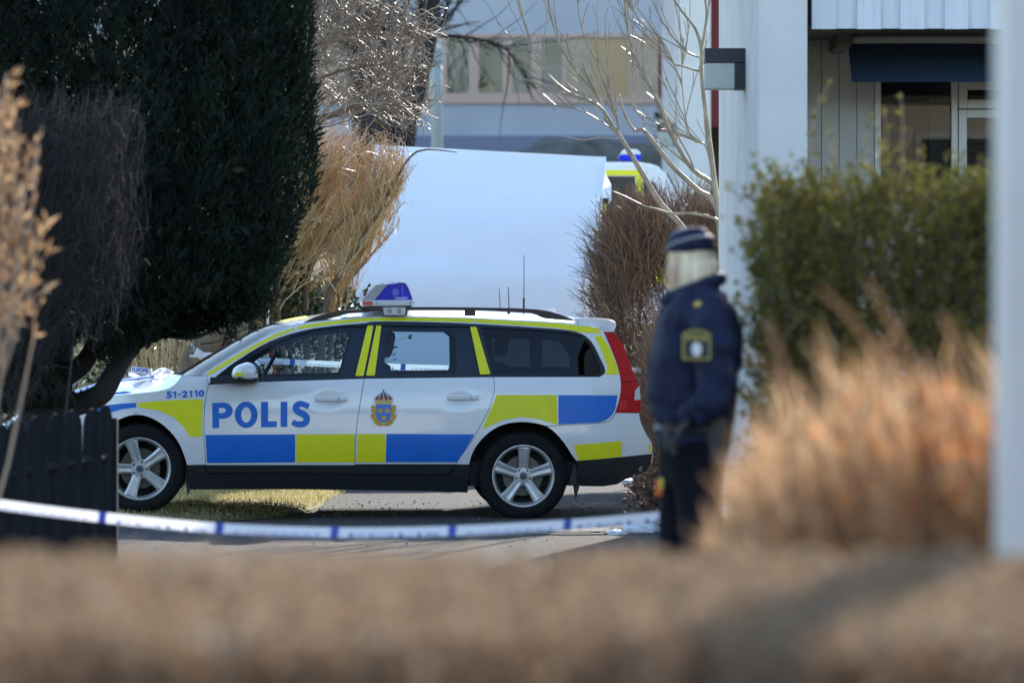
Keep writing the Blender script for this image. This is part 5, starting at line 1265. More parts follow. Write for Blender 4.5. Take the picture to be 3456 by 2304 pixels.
# -- willow-like tan shrub behind the car (left of the tent)
M_will = mat('twig_ochre', (0.46, 0.30, 0.11), rough=.30, col2=(0.76, 0.60, 0.36), island=True)
M_red = mat('twig_rust', (0.40, 0.23, 0.12), rough=.30, col2=(0.70, 0.52, 0.35), island=True)
M_pale = mat('twig_pale', (0.16, 0.115, 0.08), rough=.48, col2=(0.36, 0.28, 0.21), island=True)
YSH = 34.2
sh = thing('willow_shrub', 'dense golden leafless shrub glowing in the sun left of the tent', 'shrub', (D(720, 0, YSH).x, YSH, float(gz(0, YSH))))
gS = float(gz(0, YSH))
limbs = [[D(735, 1040, YSH), D(745, 720, YSH), D(800, 600, YSH), D(862, 500, YSH), D(905, 420, YSH), D(958, 348, YSH), D(1050, 350, YSH)],
         [D(725, 1040, YSH + .2), D(700, 700, YSH + .2), D(740, 560, YSH + .2), D(830, 480, YSH + .2), D(895, 470, YSH + .2), D(928, 395, YSH + .2)],
         [D(700, 1040, YSH + .3), D(660, 740, YSH + .3), D(690, 560, YSH + .3), D(760, 430, YSH + .3), D(800, 300, YSH + .3)],
         [D(690, 1040, YSH - .1), D(640, 720, YSH - .1), D(650, 560, YSH - .1), D(700, 420, YSH - .1), D(730, 300, YSH - .1)],
         [D(740, 1040, YSH + .5), D(770, 720, YSH + .5), D(840, 600, YSH + .5), D(880, 560, YSH + .5)],
         [D(680, 1040, YSH + .5), D(610, 740, YSH + .5), D(600, 520, YSH + .5), D(660, 380, YSH + .5)]]
LA = []
for k, q in enumerate(limbs):
    tubeo('limb', q, .036 if k < 2 else .026, .004, M_bark, sh, 7); LA.append(resample(tube1(q, 1, 1)[0], 12))
LA = np.array(LA)
a1 = sprout(LA, 460, (.3, .8), .8, .55, 7, .10, rng, (.25, .98), prefer=(.12, 0, 0))
a2 = sprout(a1, 3000, (.15, .55), .75, .35, 6, .09, rng, (.1, 1))
a3 = sprout(a2, 6500, (.08, .32), .8, .25, 5, .10, rng, (.1, 1))
def clipw(w, poly):
    px, py = todisp(w[:, -1]); px0, py0 = todisp(w[:, w.shape[1] // 2]); jx, jy = rng.normal(0, 16, len(w)), rng.normal(0, 22, len(w)); px, px0, py, py0 = px + jx, px0 + jx, py + jy, py0 + jy; return w[inpoly(px, py, poly) & inpoly(px0, py0, poly)]
wp_ = [(540, 300), (690, 260), (760, 300), (840, 300), (915, 330), (935, 370), (915, 440), (890, 500), (850, 570), (815, 640), (775, 700), (745, 760), (640, 800), (540, 800)]
a1 = clipw(a1, wp_); a2 = clipw(a2, wp_); a3 = clipw(a3, wp_)
V, Fc = join(tubes(a1, taper(len(a1), 7, .0085, .004, rng), 4), tubes(a2, taper(len(a2), 6, .0048, .0022, rng), 3))
obj('branches', npmesh('t', V, Fc), M_will, sh)
hz = a3[:, 0, 2] > D(0, 480, YSH).z + rng.normal(0, .12, len(a3))
V, Fc = tubes(a3[hz], taper(hz.sum(), 5, .0036, .0018, rng), 3); obj('twigs', npmesh('t', V, Fc), M_red, sh)
V, Fc = tubes(a3[~hz], taper((~hz).sum(), 5, .0036, .0018, rng), 3); obj('twigs', npmesh('t', V, Fc), M_will, sh)
# -- pale curly-twigged tree top, upper left centre
YCU = 33.2
cu = thing('curly_tree', 'leafless tree with pale curling twigs beside the dark conifer', 'tree', (D(560, 0, YCU).x, YCU, float(gz(0, YCU))))
cl_ = [[D(560, 1040, YCU), D(560, 700, YCU), D(620, 420, YCU), D(700, 300, YCU), D(800, 250, YCU), D(900, 240, YCU), D(965, 255, YCU)],
       [D(560, 700, YCU + .1), D(600, 350, YCU + .1), D(720, 130, YCU + .1), D(860, 60, YCU + .1), D(960, 60, YCU + .1)],
       [D(600, 420, YCU), D(690, 200, YCU), D(760, 60, YCU), D(800, -120, YCU)],
       [D(600, 350, YCU - .1), D(700, 200, YCU - .1), D(850, 150, YCU - .1), D(960, 160, YCU - .1), D(1000, 150, YCU - .1)],
       [D(560, 560, YCU + .2), D(640, 250, YCU + .2), D(700, 20, YCU + .2), D(740, -160, YCU + .2)]]
LA = []
for k, q in enumerate(cl_):
    tubeo('limb', q, .055 if k == 0 else .020, .007, M_bark, cu, 7); LA.append(resample(tube1(q, 1, 1)[0], 14))
q = [D(960, 340, YCU), D(925, 255, YCU), D(935, 230, YCU), D(970, 300, YCU), D(1005, 275, YCU)]
LA = np.array(LA)
pc = [(640, -300), (860, -300), (1010, -60), (1030, 120), (1000, 200), (1030, 300), (960, 350), (900, 330), (860, 290), (720, 320), (640, 330)]
b1 = clipw(sprout(LA, 150, (.35, .9), .9, .15, 8, .20, rng, (.3, 1), prefer=(.2, 0, 0)), pc)
b2 = clipw(sprout(b1, 900, (.15, .5), 1.0, .2, 8, .26, rng, (.1, 1)), pc)
b3 = clipw(sprout(b2, 2000, (.06, .2), 1.1, .2, 6, .25, rng, (.1, 1)), pc)
V, Fc = join(tubes(b1, taper(len(b1), 8, .0075, .0038, rng), 5), tubes(b2, taper(len(b2), 8, .0040, .0022, rng), 4)); obj('branches', npmesh('t', V, Fc), M_pale, cu)
V, Fc = tubes(b3, taper(len(b3), 6, .0027, .0016, rng), 3); obj('twigs', npmesh('t', V, Fc), M_pale, cu)
tips = b3[:, -1]; V, Fc = leaves(tips, b3[:, -1] - b3[:, -2], .02, .006, rng); obj('buds', npmesh('t', V, Fc), M_red, cu)

# -- dark trunks before the far building
for lab, pts, r0_, r1_ in (('thick dark tree trunk rising behind the golden shrub', [(860, 420), (862, 330), (850, 160), (835, 20), (830, -160)], .36, .26), ('leaning slender dark tree trunk right of the thick one', [(915, 420), (925, 330), (955, 200), (985, 60), (1000, -120)], .20, .13)):
    t = thing('bare_tree', lab, 'tree', (D(pts[0][0], 0, 56).x, 56, float(gz(0, 56))))
    P_ = [D(x, y, 56) for x, y in pts]; P_[0].z = float(gz(0, 56)) - .1
    tubeo('trunk', P_, r0_, r1_, M_bark_dk, t, 12)
    ax_ = resample(tube1(P_, 1, 1)[0], 16)[None]
    l1 = sprout(ax_, 16, (1.0, 2.6), .9, .25, 9, .10, rng, (.35, 1)); px, py = todisp(l1[:, -1]); l1 = l1[(px < 1060)]; l2 = sprout(l1, 90, (.5, 1.6), .9, .1, 7, .16, rng, (.2, 1)); l3 = sprout(l2, 260, (.2, .8), 1, .1, 5, .2, rng, (.1, 1))
    V, Fc = tubes(l1, taper(len(l1), 9, .035, .012, rng), 5); obj('limbs', npmesh('t', V, Fc), M_bark_dk, t)
    V, Fc = join(tubes(l2, taper(90, 7, .018, .007, rng), 4), tubes(l3, taper(260, 5, .008, .003, rng), 3)); obj('twigs', npmesh('t', V, Fc), M_bark_dk, t)
b = thing('bare_tree', 'bare tree whose dark bough crosses the far windows from the left', 'tree', (D(700, 0, 58).x, 58, float(gz(0, 58))))
q = [D(690, 420, 58), D(700, 200, 58), D(740, 20, 58), D(760, -150, 58)]; q[0].z = float(gz(0, 58)) - .1
tubeo('trunk', q, .22, .12, M_bark_dk, b, 10)
q = [D(735, 40, 57.8), D(880, 70, 57.6), D(1010, 80, 57.5), D(1110, 92, 57.4), D(1170, 120, 57.4), D(1230, 200, 57.3)]; tubeo('bough', q, .045, .010, M_bark_dk, b, 7)
l1 = sprout(resample(tube1(q, 1, 1)[0], 14)[None], 40, (.3, 1.5), .8, .0, 6, .15, rng, (.2, 1)); V, Fc = tubes(l1, taper(40, 6, .012, .003, rng), 4); obj('twigs', npmesh('t', V, Fc), M_bark_dk, b)

# -- holly-like evergreen and trunk behind the bonnet
M_holly = mat('holly_leaf', (0.012, 0.030, 0.010), rough=.22, col2=(0.05, 0.085, 0.025), island=True, trans=.15)
c = D(470, 790, 34.6)
shrub_hedge('evergreen_bush', 'glossy dark evergreen bush behind the car bonnet', 'bush', (c.x, 34.6, 1.1), (1.05, .7, 1.25), 3200, (.1, .35), .003, M_bark_dk, 31, leafm=M_holly, nleaf=15000, lsz=(.05, .016), shell=(.5, 1.0))
c = D(690, 800, 35.4)
shrub_hedge('evergreen_bush', 'low dark evergreen bush seen through the front car window', 'bush', (c.x, 35.4, .9), (.85, .6, .95), 2000, (.1, .35), .003, M_bark_dk, 32, leafm=M_holly, nleaf=8000, lsz=(.05, .016), shell=(.5, 1.0))
t = thing('tree_trunk', 'leaning rough-barked tree trunk behind the windscreen with tape wrapped round it', 'tree', (S(*ZH(1050, 800), 33.2).x, 33.2, 0))
tk = [S(*ZH(900, 1300), 33.2), S(*ZH(1010, 900), 33.2), S(*ZH(1120, 740), 33.2), S(*ZH(1240, 560), 33.2), S(*ZH(1300, 350), 33.2), S(*ZH(1290, 100), 33.3), S(*ZH(1330, -300), 33.4)]; tk[0].z = -.05
tubeo('trunk', tk, .115, .085, M_bark, t, 14, 40)
tl_ = sprout(resample(tube1(tk, 1, 1)[0], 12)[None], 14, (.5, 1.3), .9, .5, 7, .12, rng, (.6, 1)); V, Fc = tubes(tl_, taper(14, 7, .02, .005), 5); obj('limbs', npmesh('t', V, Fc), M_bark, t)
wr = thing('tape_wrap', 'short length of white police tape wrapped round the leaning trunk', 'tape', tuple(S(*ZH(1110, 720), 33.2)))
cen = S(*ZH(1120, 735), 33.2); axd = (tk[3] - tk[2]).normalized(); bm = lathe([(.124, -.035), (.122, 0), (.121, .035)], 24)
M_ = Matrix.Translation(cen) @ axd.to_track_quat('Z', 'Y').to_matrix().to_4x4() @ Matrix.Rotation(math.radians(90), 4, 'X')
obj('band', xform(bm, M_), M_tape, wr, True)
v, f = textmesh('AVSP', .02); a = (v[:, 0] - v[:, 0].min()) / np.ptp(v[:, 0]); bb = (v[:, 1] - v[:, 1].min()) / np.ptp(v[:, 1])
q4 = [np.array(ZH(*p)) for p in ((1082, 690), (1195, 704), (1180, 752), (1072, 738))]
V_ = [tuple(S(*(y * ((1 - x) * q4[0] + x * q4[1]) + (1 - y) * ((1 - x) * q4[3] + x * q4[2])), 33.2 - math.sqrt(max(.13 ** 2 - ((x - .5) * .11) ** 2, 0)))) for x, y in zip(a, bb)]
me = bpy.data.meshes.new('lettering'); me.from_pydata(V_, [], f); obj('lettering', me, M_tblu, wr)
for lab, pts, r_, m_ in (('thin bare sapling standing behind the bonnet', [(785, 1250), (785, 920), (810, 620), (838, 330), (840, 100)], .018, M_bark), ('thin slanting twig stem beside the leaning trunk', [(880, 1250), (935, 845), (1010, 730), (1085, 530), (1110, 420)], .010, M_bark)):
    t = thing('sapling', lab, 'sapling', (S(*ZH(*pts[0]), 32.9).x, 32.9, 0)); P_ = [S(*ZH(*p), 32.9) for p in pts]; P_[0].z = -.02
    tubeo('stem', P_, r_, r_ * .5, m_, t, 7)
    s_ = sprout(resample(tube1(P_, 1, 1)[0], 10)[None], 10, (.1, .3), .8, .5, 4, .1, rng, (.4, 1)); [obj('twig', npmesh('t', *tubes(q_[None], taper(1, 4, .004, .002), 3)), m_, t) for q_ in s_]
c = D(400, 800, 33.6)
shrub_hedge('reed_clump', 'clump of upright straw-coloured stems behind the bonnet', 'plant', (c.x - .05, 33.6, .75), (.42, .3, .75), 600, (.3, .9), .004, M_will, 33, up=3.0, wig=.03, shell=(.2, 1.0))
c = D(250, 820, 35.5)
shrub_hedge('dry_hedge', 'dry yellow-green hedge far behind the bonnet on the left', 'hedge', (c.x - .3, 35.5, .7), (1.4, .5, .75), 2600, (.15, .45), .005, mat('twig_straw', (.30, .26, .10), rough=.6, col2=(.46, .42, .2), island=True), 36, up=.8, box_=True, shell=(.5, 1))
# white garden stake and red strap behind the car
t = thing('garden_stake', 'thin white garden stake standing behind the windscreen', 'stake', (S(903, 1060, 33.4).x, 33.4, 0))
tubeo('rod', [(S(903, 0, 33.4).x, 33.4, -.02), S(903, 1200, 33.4), S(904, 1030, 33.4)], .012, .011, M_white, t, 8); q = S(904, 1030, 33.4)
obj('cap', xform(lathe([(.0, .02), (.013, .015), (.014, -.01)], 10), Matrix.Translation(q) @ Matrix.Rotation(math.pi / 2, 4, 'X')), M_white, t)
t = thing('red_stake', 'thin red slanting stake seen through the front car window', 'stake', (S(*Z3(960, 700), 33.3).x, 33.3, 0)); q0 = S(*Z3(990, 1000), 33.3); q0.z = -.02
tubeo('rod', [q0, S(*Z3(950, 700), 33.3), S(*Z3(880, 530), 33.3)], .011, .009, mat('stake_red', (.55, .03, .03), rough=.5), t, 8)
q = S(*Z3(880, 530), 33.3); obj('loop', xform(lathe([(.018, .006), (.024, 0), (.018, -.006), (.012, 0), (.018, .006)], 12), Matrix.Translation(q)), mat('stake_red', (.55, .03, .03)), t)

# -- brown clipped hedge right of the tent
M_hb = mat('hedge_twig_brown', (0.13, 0.075, 0.05), rough=.55, col2=(0.32, 0.21, 0.14), island=True)
c = D(1520, 620, 33.6)
shrub_hedge('brown_hedge', 'rounded leafless brown hedge between the tent and the house wall', 'hedge', (D(1545, 0, 33.9).x, 33.9, 1.55), (.80, .8, 1.10), 15000, (.14, .42), .0038, M_hb, 41, up=.75, wig=.14, shell=(.45, 1.0), outw=.8)
c = D(1475, 880, 31.9)
shrub_hedge('brown_hedge', 'narrow brown leafless hedge just behind the car tail', 'hedge', (D(1545, 0, 31.9).x + .05, 31.9, .62), (.40, .5, .95), 4500, (.12, .4), .0036, M_hb, 42, up=.7, wig=.14, shell=(.3, 1.0), outw=.8)
# low twigs on the kerb at the tail, with old snow
c = D(1490, 1150, 27.6)
shrub_hedge('low_plant', 'low dry reddish plant on the bed edge behind the rear bumper', 'plant', (c.x + .10, 27.7, .12), (.20, .5, .24), 600, (.08, .25), .003, mat('twig_dark_red', (.06, .035, .03), rough=.7, col2=(.16, .09, .07), island=True), 43, up=.5, ground=0.0, leafm=mat('dead_leaf', (.10, .05, .03), rough=.8, col2=(.22, .14, .09), island=True), nleaf=700, lsz=(.05, .018))
M_snow = mat('old_snow', (.72, .74, .78), rough=.7, bump=.6, bscale=40)
for k, (px_, py_, s_, lab) in enumerate(((1475, 1222, .09, 'larger lump of old snow on the bed edge near the officer'), (1415, 1228, .05, 'small lump of old snow on the asphalt edge by the tape'), (1448, 1112, .06, 'bit of old snow behind the rear bumper'))):
    Y_ = H * F / (py_ * DS - HY); bm = bmesh.new(); bmesh.ops.create_icosphere(bm, subdivisions=3, radius=1)
    for v in bm.verts:
        p = v.co; dn = 1 + .35 * noise.noise(p * 2.1 + Vector((k, 0, 0))) + .15 * noise.noise(p * 6); v.co = Vector((p.x * s_ * 1.5 * dn, p.y * s_ * 1.5 * dn, p.z * s_ * .6 * dn + s_ * .2))
    o = obj('snow_lump', xform(bm, Matrix.Translation((D(px_, 0, Y_).x, Y_, 0))), M_snow, None, True); tag(o, lab, 'snow', 'old snow lumps')

# -- bare multi-stemmed tree left of the house wall
M_ash = mat('smooth_bark_grey', (0.27, 0.24, 0.19), rough=.34, vary=.25, scale=10)
YA = 32.2
mt = thing('multi_stem_tree', 'leafless multi-stemmed tree with sunlit pale stems beside the house wall', 'tree', (S(*Z4(2240, 1300), YA).x, YA, 0))
q4 = lambda pts, dy=0: [S(*Z4(*p), YA + dy) for p in pts]
stems = [(q4([(2230, 2100), (2140, 1500), (2090, 1300), (2040, 1200), (1930, 1080), (1850, 950), (1760, 800), (1690, 690), (1640, 640)]), .052, .024),
         (q4([(1690, 690), (1600, 560), (1440, 490), (1310, 370), (1250, 250), (1200, 100), (1160, -60)]), .022, .009),
         (q4([(1640, 640), (1600, 520), (1500, 400), (1390, 230), (1330, 0), (1310, -100)], .1), .018, .008),
         (q4([(1700, 690), (1700, 640), (1640, 480), (1590, 330), (1510, 150), (1480, -60)], -.1), .020, .008),
         (q4([(2260, 2100), (2250, 1250), (2200, 1060), (2130, 1010), (1990, 880), (1880, 740), (1830, 685), (1790, 690), (1740, 610), (1708, 500)], .15), .045, .013),
         (q4([(1830, 685), (1840, 640), (1780, 560), (1780, 420), (1790, 350)], .15), .012, .006),
         (q4([(2245, 1250), (2220, 1000), (2100, 900), (2010, 760), (1920, 560), (1860, 430), (1770, 250), (1740, 60), (1730, -80)], .25), .035, .010),
         (q4([(2260, 2100), (2245, 1300), (2205, 900), (2175, 660), (2145, 400), (2143, 260), (2110, 150), (2040, 60), (1960, -60)], -.05), .040, .014),
         (q4([(2143, 260), (2160, 170), (2170, 60), (2150, -80)], -.05), .020, .012),
         (q4([(2143, 380), (2040, 350), (1990, 330), (1880, 180), (1760, 30), (1700, -80)], 0), .016, .007),
         (q4([(2150, 310), (2060, 270), (1960, 150), (1900, 40), (1850, -80)], .1), .015, .007),
         (q4([(2240, 1250), (2230, 1165), (2100, 1130), (1990, 1130), (1900, 1105), (1830, 1085), (1740, 1040), (1670, 1010)], -.25), .024, .007),
         (q4([(1700, 735), (1600, 730), (1510, 742), (1420, 720)], 0), .010, .006),
         (q4([(1680, 690), (1540, 600), (1440, 570), (1360, 555)], 0), .010, .006),
         (q4([(2210, 1000), (2170, 780), (2100, 740), (2060, 620), (2040, 400), (2050, 200)], .2), .012, .006)]
LA = []
for k, (q, r0_, r1_) in enumerate(stems):
    tubeo('stem' if k in (0, 4, 7) else 'limb', q, r0_ * .66, r1_ * .60, M_ash, mt, 8); LA.append(resample(tube1(q, 1, 1)[0], 14))
LA = np.array(LA)
c1 = sprout(LA[[1, 2, 3, 5, 6, 8, 9, 10, 13, 14]], 130, (.18, .75), .55, .45, 7, .05, rng, (.1, 1)); c2 = sprout(c1, 160, (.06, .25), .6, .4, 5, .06, rng, (.3, 1))
V, Fc = join(tubes(c1, taper(130, 7, .0058, .0034, rng), 5), tubes(c2, taper(160, 5, .0036, .0025, rng), 4)); obj('twigs', npmesh('t', V, Fc), M_ash, mt)

# ------------------------------------------------------------------ right foreground: thuja, dry hedge
M_thu = mat('thuja_leaf', (0.050, 0.062, 0.012), rough=.7, spec=.25, col2=(0.26, 0.215, 0.036), island=True, trans=.22)
YTH = 14.8; x0_ = D(1735, 0, YTH).x
_, w = shrub_hedge('thuja_bush', 'green thuja bush with yellowing tips in front of the white house', 'bush', (x0_ + .50, YTH, 1.02), (.49, .45, .98), 6000, (.10, .30), .0024, M_bark, 51, up=.9, shell=(.3, 1.0), box_=True, outw=.6, leafm=M_thu, nleaf=150000, lsz=(.030, .0042))
# taller wispy shoots above the clipped top
n = 8; tx = rng.uniform(1770, 2290, n); st = np.array([tuple(D(x, rng.uniform(390, 470), YTH + rng.uniform(-.4, .4))) for x in tx])
w = walk(st, np.column_stack([rng.normal(0, .25, n), rng.normal(0, .2, n), np.ones(n)]), rng.uniform(.10, .40, n), 6, .07, rng)
tb = thing('thuja_shoots', 'wispy yellow-green shoots standing up from the thuja top', 'plant', tuple(D(2030, 480, YTH)))
[obj('twig', npmesh('t', *tubes(q_[None], taper(1, 6, .003, .0015), 3)), M_tant, tb) for q_ in w]
s0 = w[:, 1:].reshape(-1, 3).repeat(5, 0); dd = np.diff(w, axis=1).reshape(-1, 3).repeat(5, 0); dd = dd / np.linalg.norm(dd, axis=1, keepdims=True) + rng.normal(0, .5, dd.shape)
V, Fc = leaves(s0, dd, rng.uniform(.02, .045, len(s0)), .006, rng); obj('foliage', npmesh('t', V, Fc), mat('thuja_tip', (.10, .11, .025), rough=.6, col2=(.30, .24, .06), island=True, trans=.3), tb)
# dry fan-shaped hedge
M_dryt = mat('dry_stem', (0.38, 0.18, 0.075), rough=.6, col2=(0.58, 0.35, 0.18), island=True, trans=.35)
M_dryl = mat('dry_leaf_orange', (0.46, 0.12, 0.025), rough=.6, col2=(0.64, 0.28, 0.09), island=True, trans=.6)
M_dryb = mat('dry_leaf_beige', (0.42, 0.235, 0.11), rough=.6, col2=(0.62, 0.42, 0.25), island=True, trans=.55)
YD = 7.5
dh = thing('dry_shrub', 'tall sunlit orange-brown dry shrub in the right foreground', 'bush', (D(2000, 0, YD).x, YD, 0))
n = 950; bx = rng.uniform(1780, 2560, n); bs = np.array([tuple(D(x, 0, 1)) for x in bx]) * 0
bs[:, 0] = (bx - 1176) * YD / (F / DS); bs[:, 1] = YD + rng.uniform(-.40, .45, n); bs[:, 2] = rng.uniform(.05, .7, n)
topy = np.interp(bx, [1780, 1850, 1950, 2060, 2300, 2520], [1280, 1190, 1110, 1050, 1030, 1030]) + rng.normal(0, 85, n)
topx = bx - rng.uniform(20, 260, n) * np.interp(bx, [1780, 2400], [.95, .55])
tz = H + (720 - topy) * YD / (F / DS); tX = (topx - 1176) * YD / (F / DS)
tp_ = np.column_stack([tX, bs[:, 1] + rng.normal(0, .08, n), tz])
tt = np.linspace(0, 1, 8)[None, :, None]; mid = bs + (tp_ - bs) * .5 + np.array([.05, 0, .06])
w = (1 - tt) ** 2 * bs[:, None] + 2 * tt * (1 - tt) * mid[:, None] + tt ** 2 * tp_[:, None]
w = w + np.cumsum(rng.normal(0, .004, w.shape), axis=1)
edge = lambda p: todisp(p)[0] > np.interp(todisp(p)[1] + rng.normal(0, 30, len(p)), [700, 760, 850, 1000, 1247], [1950, 1880, 1780, 1670, 1610])
w = w[edge(w[:, -1]) & edge(w[:, 5])]; n = len(w)
V, Fc = tubes(w, taper(n, 8, .0032, .0014, rng), 3); obj('stems', npmesh('t', V, Fc), M_dryt, dh)
m = 17000; pi = rng.integers(0, n, m); ki = np.clip((rng.beta(2.0, 1.3, m) * 7).astype(int), 0, 6); s0 = w[pi, ki] + (w[pi, ki + 1] - w[pi, ki]) * rng.uniform(0, 1, (m, 1))
dd = w[pi, ki + 1] - w[pi, ki]; dd = dd / np.linalg.norm(dd, axis=1, keepdims=True) + rng.normal(0, .20, dd.shape)
tipk = edge(s0 + dd / np.linalg.norm(dd, axis=1, keepdims=True) * .1); s0, dd = s0[tipk], dd[tipk]; m = len(s0)
org = rng.uniform(0, 1, m) < np.interp(s0[:, 2], [1.02, 1.28], [.04, .62]) * np.interp(s0[:, 0], [.45, .75], [.15, 1.0])
V, Fc = leaves(s0[org], dd[org], rng.uniform(.03, .06, org.sum()), .0055, rng); obj('orange_leaves', npmesh('t', V, Fc), M_dryl, dh)
V, Fc = leaves(s0[~org], dd[~org], rng.uniform(.07, .17, (~org).sum()), .0032, rng); obj('beige_leaves', npmesh('t', V, Fc), M_dryb, dh)
for q in [[(b_, 1300), (b_ - 20, 980), (b_ - 20 - l_ * .4, 860 + h_ * .5), (b_ - 20 - l_, 760 + h_)] for b_, l_, h_ in zip(rng.uniform(1800, 2290, 14), rng.uniform(40, 170, 14), rng.uniform(-20, 160, 14))] + [[(2060, 1300), (2040, 900), (1960, 740), (1880, 660)], [(2110, 1300), (2110, 900), (2040, 730), (1990, 640)], [(1960, 1300), (1900, 900), (1850, 790)], [(2220, 1200), (2200, 850), (2160, 720)]]:
    tubeo('shoot', [D(x, y, YD - .1) for x, y in q], .0065, .003, M_dryt, dh, 5)
# added low dry hedge, its brown fills the bottom of the view
YF = 4.2
ztop = H - (1246 - 720) * (YF + 1.5) / (F / DS)
lh = thing('added_low_hedge', 'added low clipped dry brown hedge along the bottom edge, nearest to the camera', 'hedge', (0, YF + .3, 0))
n = 6500; sx_ = rng.uniform(-1.9, 1.9, n); sy_ = rng.uniform(0, 1.5, n) + YF; top = ztop - .002 - np.abs(rng.normal(0, .008, n))
L_ = rng.uniform(.12, .40, n); st = np.column_stack([sx_, sy_, top - L_])
w = walk(st, np.column_stack([rng.normal(0, .2, n), rng.normal(0, .2, n), np.ones(n)]), L_, 5, .05, rng); w[:, :, 2] = np.minimum(w[:, :, 2], ztop)
V, Fc = tubes(w, taper(n, 5, .0035, .0022, rng), 3); obj('twigs', npmesh('t', V, Fc), M_dryt, lh)
m = 130000; pi = rng.integers(0, n, m); ki = rng.integers(0, 4, m); s0 = w[pi, ki] + (w[pi, ki + 1] - w[pi, ki]) * rng.uniform(0, 1, (m, 1)) + rng.normal(0, .012, (m, 3)); s0[:, 2] = np.minimum(s0[:, 2], ztop - .02)
dd = rng.normal(0, .6, (m, 3)) + np.array([0, -.25, .35]); V, Fc = leaves(s0, dd, rng.uniform(.018, .034, m), .008, rng); V[:, 2] = np.minimum(V[:, 2], ztop + .003); obj('dry_leaves', npmesh('t', V, Fc), mat('dry_leaf_dull', (0.23, 0.155, 0.095), rough=.7, col2=(0.30, 0.215, 0.138), island=True, trans=.35), lh)
for k in range(16):
    a = rng.uniform(-2.3, 2.3); tubeo('stem', [(a, YF + .35, -.03), (a + rng.normal(0, .05), YF + .35, .4), (a + rng.normal(0, .1), YF + .35, ztop - .2)], .014, .006, M_bark, lh, 6)
n = 3000; a = rng.uniform(-2.4, 2.4, n); w = walk(np.column_stack([a, rng.uniform(YF, YF + .75, n), rng.uniform(.1, .7, n)]), np.column_stack([rng.normal(0, .4, n), rng.normal(0, .4, n), np.ones(n)]), rng.uniform(.2, .4, n), 4, .1, rng)
V, Fc = tubes(w, taper(n, 4, .004, .003), 3); obj('inner_twigs', npmesh('t', V, Fc), M_dryt, lh)

# ------------------------------------------------------------------ police officer
YO = 14.6
O_ = lambda px, py, dy=0.0: D(px, py, YO + dy)
off = thing('person', 'officer in dark blue uniform and side cap, seen from behind, turned towards the car', 'person', (O_(1600, 0).x, YO, 0))
M_uni = mat('uniform_navy', (0.006, 0.011, 0.034), rough=.75, spec=.3, vary=.25, scale=9, bump=.3, bscale=14)
M_trou = mat('trousers_dark', (0.005, 0.006, 0.010), rough=.9, spec=.15)
M_skin = mat('skin', (0.55, 0.33, 0.25), rough=.55)
M_hair = mat('hair_blond', (0.92, 0.66, 0.45), rough=.5, vary=.30, scale=55, stretch=(1, 1, .05))
M_boot = mat('boot_black', (.01, .01, .011), rough=.4)
def skin_mesh(name, verts, edges, rad, mats, parent, sub=2, pick=None):
    me = bpy.data.meshes.new(name); me.from_pydata([tuple(v) for v in verts], edges, [])
    o = bpy.data.objects.new(name, me); C.objects.link(o)
    sm = o.modifiers.new('skin', 'SKIN'); sm.use_smooth_shade = True
    ss = o.modifiers.new('sub', 'SUBSURF'); ss.levels = sub; ss.render_levels = sub
    if not me.skin_vertices: me.attributes
    lay = me.skin_vertices[0].data if len(me.skin_vertices) else None
    for i, r in enumerate(rad):
        lay[i].radius = r if hasattr(r, '__len__') else (r, r)
    lay[0].use_root = True
    dg = bpy.context.evaluated_depsgraph_get(); dg.update()
    m2 = bpy.data.meshes.new_from_object(o.evaluated_get(dg))
    bpy.data.objects.remove(o); bpy.data.meshes.remove(me)
    for m_ in mats: m2.materials.append(m_)
    for p in m2.polygons:
        p.use_smooth = True
        if pick: p.material_index = pick(p.center)
    r = bpy.data.objects.new(name, m2); return put(r, parent)
yo = lambda px, z, dy: (O_(px, 0, dy).x, YO + dy, z)
zz_ = lambda py: O_(0, py).z
verts = [yo(1590, 1.00, 0), yo(1598, 1.14, 0), yo(1602, 1.32, 0), yo(1602, 1.47, 0), yo(1594, zz_(668), .0), yo(1588, zz_(625), .0), yo(1586, zz_(590), 0),
         yo(1612, zz_(712), -.13), yo(1640, zz_(790), -.20), yo(1650, zz_(880), -.21), yo(1610, zz_(930), -.24), yo(1562, zz_(960), -.20),
         yo(1596, zz_(712), .13), yo(1575, zz_(790), .18), yo(1560, zz_(880), .19), yo(1548, zz_(925), .16), yo(1535, zz_(950), .12),
         yo(1602, .92, -.09), yo(1612, .52, -.11), yo(1622, .10, -.12), yo(1582, .045, -.13),
         yo(1572, .92, .09), yo(1552, .52, .11), yo(1556, .10, .12), yo(1518, .045, .12)]
edges = [(0, 1), (1, 2), (2, 3), (3, 4), (4, 5), (5, 6), (3, 7), (7, 8), (8, 9), (9, 10), (10, 11), (3, 12), (12, 13), (13, 14), (14, 15), (15, 16), (0, 17), (17, 18), (18, 19), (19, 20), (0, 21), (21, 22), (22, 23), (23, 24)]
rad = [(.155, .150), (.150, .165), (.165, .175), (.120, .14), (.060, .060), (.085, .085), (.09, .09), (.085, .085), (.070, .070), (.062, .062), (.050, .050), (.042, .042), (.085, .085), (.070, .070), (.062, .062), (.05, .05), (.042, .042), (.098, .098), (.075, .075), (.058, .058), (.045, .045), (.098, .098), (.075, .075), (.058, .058), (.045, .045)]
def pick(c):
    if c.z > zz_(672): return 2
    if c.z < .12: return 3
    if c.z < 1.04: return 1
    return 0
body = skin_mesh('body', verts, edges, rad, [M_uni, M_trou, M_skin, M_boot], off, 2, pick)
